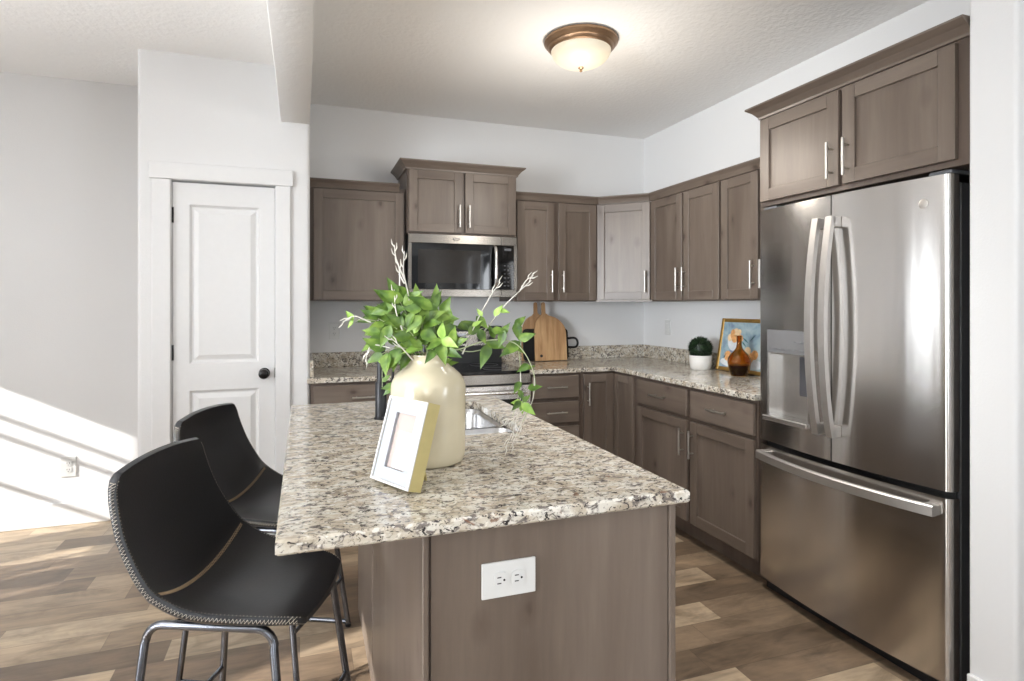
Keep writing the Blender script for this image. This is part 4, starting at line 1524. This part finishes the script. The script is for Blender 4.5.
# ------------------------------------------------------------------ outlets and switch
def outlet(name, loc, rotz, label, w, h, group=None, horizontal=False, switch=False):
    """front faces local -y, centre at loc"""
    t = thing(name, label, 'switch' if switch else 'outlet', loc, rotz, group)
    MB().box(-w / 2, w / 2, -0.006, -0.0004, -h / 2, h / 2, 0, 0.002, 2).build('cover_plate', M['white_plastic'], t)
    if switch:
        MB().box(-w * 0.2, w * 0.2, -0.0085, -0.0062, -h * 0.28, h * 0.28, 0, 0.001).build('rocker', M['white_plastic'], t)
        return t
    for s in (-1, 1):
        c = s * 0.0195
        mb = MB()
        poly = rrect(-0.0165, 0.0165, -0.0145, 0.0145, 0.010, 5)
        mx = Matrix.Translation((c, -0.0062, 0)) if horizontal else Matrix.Translation((0, -0.0062, c))
        turn = Matrix.Rotation(-PI / 2, 4, 'Y') if horizontal else Matrix.Identity(4)
        mb.prism(poly, 0.0, 0.0026, mat=mx @ turn @ XZ)
        f = mb.build('receptacle', M['white_plastic'], t)
        mb = MB()
        for x in (-0.0062, 0.0062):
            mb.box(x - 0.0011, x + 0.0011, -0.0030, -0.00265, -0.001, 0.008)
        mb.lathe([(0.0, 0.0), (0.0024, 0.0), (0.0024, 0.0006), (0.0, 0.0006)], 10, mat=Matrix.Translation((0, -0.00265, -0.0075)) @ XZ)
        bmesh.ops.transform(mb.bm, matrix=mx @ turn, verts=mb.bm.verts[:])
        mb.build('slots', M['slot'], f)
    return t


outlet('outlet', (0.412, BY0 + 0.004, 0.7665), 0, 'white double outlet plate on the end panel of the island', 0.121, 0.075, 'outlet plates', horizontal=True)
outlet('outlet', (0.2035, YB, 1.164), 0, 'white outlet on the back wall above the short worktop by the pantry', 0.070, 0.114, 'outlet plates')
outlet('outlet', (-1.357, YF, 0.354), 0, 'white outlet low on the sunlit far wall left of the pantry', 0.080, 0.122, 'outlet plates')
outlet('light_switch', (XR, 3.960, 1.170), RW, 'white rocker switch on the right wall above the corner worktop', 0.075, 0.117, switch=True)

# ------------------------------------------------------------------ things on the worktops
def paddle(off, w, h, shoulder, hand_w, hand_h):
    """arched board outline with a narrow grip on top, the grip set off the middle by off"""
    pts = [(-w / 2, 0), (w / 2, 0), (w / 2, h - shoulder)]
    hwid = hand_w / 2
    for k in range(1, 10):
        a = k / 10 * PI / 2
        pts.append((off + hwid + (w / 2 - off - hwid) * math.cos(a), h - shoulder + shoulder * math.sin(a) * 0.95))
    pts += [(off + hwid, h + 0.01), (off + hwid * 0.9, h + hand_h - 0.01), (off + hwid * 0.4, h + hand_h), (off - hwid * 0.4, h + hand_h), (off - hwid * 0.9, h + hand_h - 0.01), (off - hwid, h + 0.01)]
    for k in range(9, 0, -1):
        a = k / 10 * PI / 2
        pts.append((off - hwid - (w / 2 + off - hwid) * math.cos(a), h - shoulder + shoulder * math.sin(a) * 0.95))
    pts.append((-w / 2, h - shoulder))
    return pts


def lean(th_, x, y):
    """upright board tilted back by th_, its outline drawn in (x, z)"""
    return Matrix.Rotation(-th_, 4, 'X') @ XZ


r = thing('cutting_board', 'arched wooden cutting board with a small hole, foremost of the boards by the range', 'cutting board', (1.800, 4.205, CT + 0.003))
mb = MB()
mb.prism(paddle(-0.05, 0.262, 0.355, 0.150, 0.030, 0.095), 0.0, 0.017, mat=lean(0.10, 0, 0))
o = mb.build('board', M['board_wood'], r)
mb = MB().lathe([(0.0, 0.0), (0.011, 0.0), (0.011, 0.0008), (0.0, 0.0008)], 20, mat=lean(0.10, 0, 0) @ Matrix.Translation((-0.083, 0.037, 0.0172)))
mb.build('hanging_hole', M['slot'], r)
r = thing('serving_tray', 'black tray with a loop handle leaning between the two wooden boards', 'tray', (1.772, 4.228, CT + 0.003))
mb = MB()
mb.prism(rrect(-0.190, 0.186, 0.0, 0.245, 0.03), 0.0, 0.014, mat=lean(0.11, 0, 0))
mb.build('tray_plate', M['black_metal'], r)
for s, xx in ((1, 0.186),):
    mb = MB()
    L_ = [(xx - 0.006, 0.098), (xx + 0.055, 0.096), (xx + 0.078, 0.108), (xx + 0.085, 0.132), (xx + 0.076, 0.158), (xx + 0.052, 0.170), (xx - 0.006, 0.166)]
    mm = lean(0.11, 0, 0)
    mb.tube([mm @ Vector((p[0], p[1], 0.007)) for p in catmull([(a, b_, 0) for a, b_ in L_], 5)], 0.009, 8)
    mb.build('loop_handle', M['black_metal'], r, smooth=50)
r = thing('cutting_board', 'round-topped wooden paddle board, rearmost of the boards by the range', 'cutting board', (1.745, 4.249, CT + 0.003))
mb = MB()
mb.prism(paddle(-0.045, 0.335, 0.355, 0.165, 0.030, 0.095), 0.0, 0.014, mat=lean(0.085, 0, 0))
mb.build('board', M['board_wood_dark'], r)

# potted boxwood ball
r = thing('potted_boxwood', 'small round dark green topiary in a white pot on the corner worktop', 'plant', (2.520, 3.335, CT + 0.0003))
mb = MB().lathe([(0.0, 0.0), (0.058, 0.0), (0.066, 0.008), (0.072, 0.05), (0.075, 0.094), (0.069, 0.094), (0.066, 0.07), (0.0, 0.07)], 36)
mb.build('pot', M['white_pot'], r, smooth=40)
rg2 = random.Random(5)
mb = MB()
ball_c = Vector((0, 0, 0.138))
mb2 = bmesh.ops.create_icosphere(mb.bm, subdivisions=3, radius=0.070, matrix=Matrix.Translation(ball_c))
for k in range(1500):
    a, zc = rg2.uniform(0, 2 * PI), rg2.uniform(-0.75, 1)
    q = math.sqrt(1 - zc * zc)
    d = Vector((q * math.cos(a), q * math.sin(a), zc))
    p0 = ball_c + d * 0.062
    dd = (d + Vector((rg2.uniform(-.5, .5), rg2.uniform(-.5, .5), rg2.uniform(-.5, .5)))).normalized()
    ln = rg2.uniform(0.018, 0.030)
    sd = dd.cross(Vector((rg2.uniform(-1, 1), rg2.uniform(-1, 1), rg2.uniform(-1, 1)))).normalized() * 0.0035
    v = [mb.bm.verts.new(p0 - sd), mb.bm.verts.new(p0 + sd), mb.bm.verts.new(p0 + dd * ln)]
    mb.bm.faces.new(v)
mb.build('leaf_ball', M['boxwood'], r)

# framed painting leaning on the right wall
r = thing('framed_painting', 'gold-framed still life painting leaning on the wall behind the amber bottle', 'painting', (2.605, 3.292, CT + 0.003), RW)
lt_ = Matrix.Rotation(-0.17, 4, 'X')
PW, PH, fr = 0.46, 0.345, 0.024
mb = MB()
for a in ((0, fr, 0, PH), (PW - fr, PW, 0, PH), (fr, PW - fr, 0, fr), (fr, PW - fr, PH - fr, PH)):
    mb.box(a[0], a[1], 0, 0.016, a[2], a[3], 0, 0.003)
bmesh.ops.transform(mb.bm, matrix=lt_, verts=mb.bm.verts[:])
mb.build('gold_frame', M['gold'], r)


def canvas_mat():
    t = NT('painted_canvas')
    v = t.coords((1, 1, 1), False)
    a = t.noise(v, 9.0, 3.0, 0.6, 0.8)
    c = t.ramp(a, [(0.30, RGB(118, 130, 160)), (0.45, RGB(150, 176, 188)), (0.6, RGB(176, 196, 200)), (0.75, RGB(210, 212, 214))])
    t.set(color=c, rough=0.6)
    return t.m


mb = MB().box(fr, PW - fr, 0.006, 0.014, fr, PH - fr)
bmesh.ops.transform(mb.bm, matrix=lt_, verts=mb.bm.verts[:])
cv = mb.build('canvas', canvas_mat(), r)
PEACH = plain('painted_peach', RGB(226, 166, 104), 0.6, var=0.25, scale=60)
PALE = plain('painted_white_bowl', RGB(222, 226, 230), 0.6, var=0.10, scale=40)
TEAL = plain('painted_teal', RGB(70, 112, 116), 0.6, var=0.25, scale=40)
CREAM = plain('painted_cream_blossom', RGB(238, 208, 164), 0.6, var=0.15, scale=60)


def disc(mb, cx, cz, rx, rz, y, mi, a0=0.0, a1=2 * PI, n=20):
    vs = [mb.bm.verts.new(lt_ @ Vector((cx + rx * math.cos(a0 + (a1 - a0) * k / n), y, cz + rz * math.sin(a0 + (a1 - a0) * k / n)))) for k in range(n + (0 if a1 - a0 > 6 else 1))]
    f = mb.bm.faces.new(vs)
    f.material_index = mi


mb = MB()
disc(mb, 0.23, 0.06, 0.20, 0.040, 0.0057, 1)
disc(mb, 0.145, 0.205, 0.066, 0.072, 0.0054, 1, PI, 2 * PI)
for k, (x, z, rr) in enumerate(((0.100, 0.220, 0.026), (0.130, 0.238, 0.030), (0.165, 0.236, 0.030), (0.195, 0.216, 0.026), (0.148, 0.258, 0.026), (0.120, 0.255, 0.020), (0.178, 0.258, 0.020), (0.145, 0.213, 0.028))):
    disc(mb, x, z, rr, rr * 0.95, 0.0050 - k * 0.00015, 0 if k % 2 else 3)
for k, (x, z, rr) in enumerate(((0.098, 0.098, 0.033), (0.250, 0.110, 0.034), (0.300, 0.098, 0.034), (0.275, 0.140, 0.028), (0.34, 0.12, 0.03))):
    disc(mb, x, z, rr, rr, 0.0050 - k * 0.00015, 0 if k % 2 == 0 else 3)
for x0, z0, x1, z1 in ((0.205, 0.205, 0.26, 0.165), (0.215, 0.225, 0.275, 0.190), (0.06, 0.075, 0.08, 0.11), (0.28, 0.20, 0.33, 0.25)):
    d = Vector((x1 - x0, 0, z1 - z0))
    sd = Vector((-d.z, 0, d.x)).normalized() * 0.006
    mid = Vector(((x0 + x1) / 2, 0.0046, (z0 + z1) / 2))
    vs = [mb.bm.verts.new(lt_ @ q) for q in (Vector((x0, 0.0046, z0)), mid + sd, Vector((x1, 0.0046, z1)), mid - sd)]
    f = mb.bm.faces.new(vs)
    f.material_index = 2
mb.build('painted_fruit', [PEACH, PALE, TEAL, CREAM], r)

# amber bottle, the lower part filled
r = thing('amber_bottle', 'amber glass bottle vase half full of dark liquid beside the refrigerator', 'bottle', (2.500, 2.935, CT + 0.0003))
mb = MB()
mb.lathe([(0.0, 0.0), (0.046, 0.0), (0.050, 0.004), (0.062, 0.045), (0.069, 0.085), (0.066, 0.108), (0.052, 0.132), (0.034, 0.150), (0.020, 0.168), (0.0150, 0.190), (0.0145, 0.235), (0.0170, 0.245),
          (0.0140, 0.245), (0.0110, 0.235), (0.0115, 0.190), (0.0165, 0.168), (0.031, 0.148), (0.049, 0.129), (0.0625, 0.107), (0.0655, 0.085), (0.0585, 0.046), (0.046, 0.006), (0.0, 0.005)], 40)
mb.build('glass_body', M['amber'], r, smooth=50)
mb = MB().lathe([(0.0, 0.0065), (0.0445, 0.0065), (0.0575, 0.046), (0.0615, 0.068), (0.0, 0.068)], 40)
mb.build('liquid', M['amber_liquid'], r, smooth=40)

# ------------------------------------------------------------------ ceiling light
LX, LY = 1.372, 2.805
r = thing('ceiling_light', 'flush dome ceiling light with bronze rim and frosted glass bowl', 'ceiling light', (LX, LY, ZC))
mb = MB().lathe([(0.0, -0.001), (0.186, -0.001), (0.192, -0.006), (0.193, -0.018), (0.184, -0.026), (0.180, -0.034), (0.172, -0.038), (0.168, -0.048), (0.160, -0.056), (0.150, -0.058), (0.150, -0.010), (0.0, -0.010)], 64)
mb.build('rim', M['lamp_bronze'], r, smooth=40)
mb = MB().lathe([(0.1555, -0.058)] + [(0.1555 * math.cos(a), -0.058 - 0.086 * math.sin(a)) for a in np.linspace(0.05, PI / 2 - 0.001, 16)], 64)
mb.build('glass_bowl', M['lamp_glass'], r, smooth=60)
mb = MB().lathe([(0.0, 0.004), (0.014, 0.002), (0.015, -0.003), (0.007, -0.008), (0.006, -0.012), (0.008, -0.017), (0.004, -0.022), (0.0, -0.023)], 20, c=(0, 0, -0.145))
mb.build('finial', M['lamp_bronze'], r, smooth=40)
bulb = lamp('ceiling_light_glow', 'POINT', (LX, LY, ZC - 0.55), energy=16, color=(1.0, 0.93, 0.84))
bulb.data.shadow_soft_size = 0.15
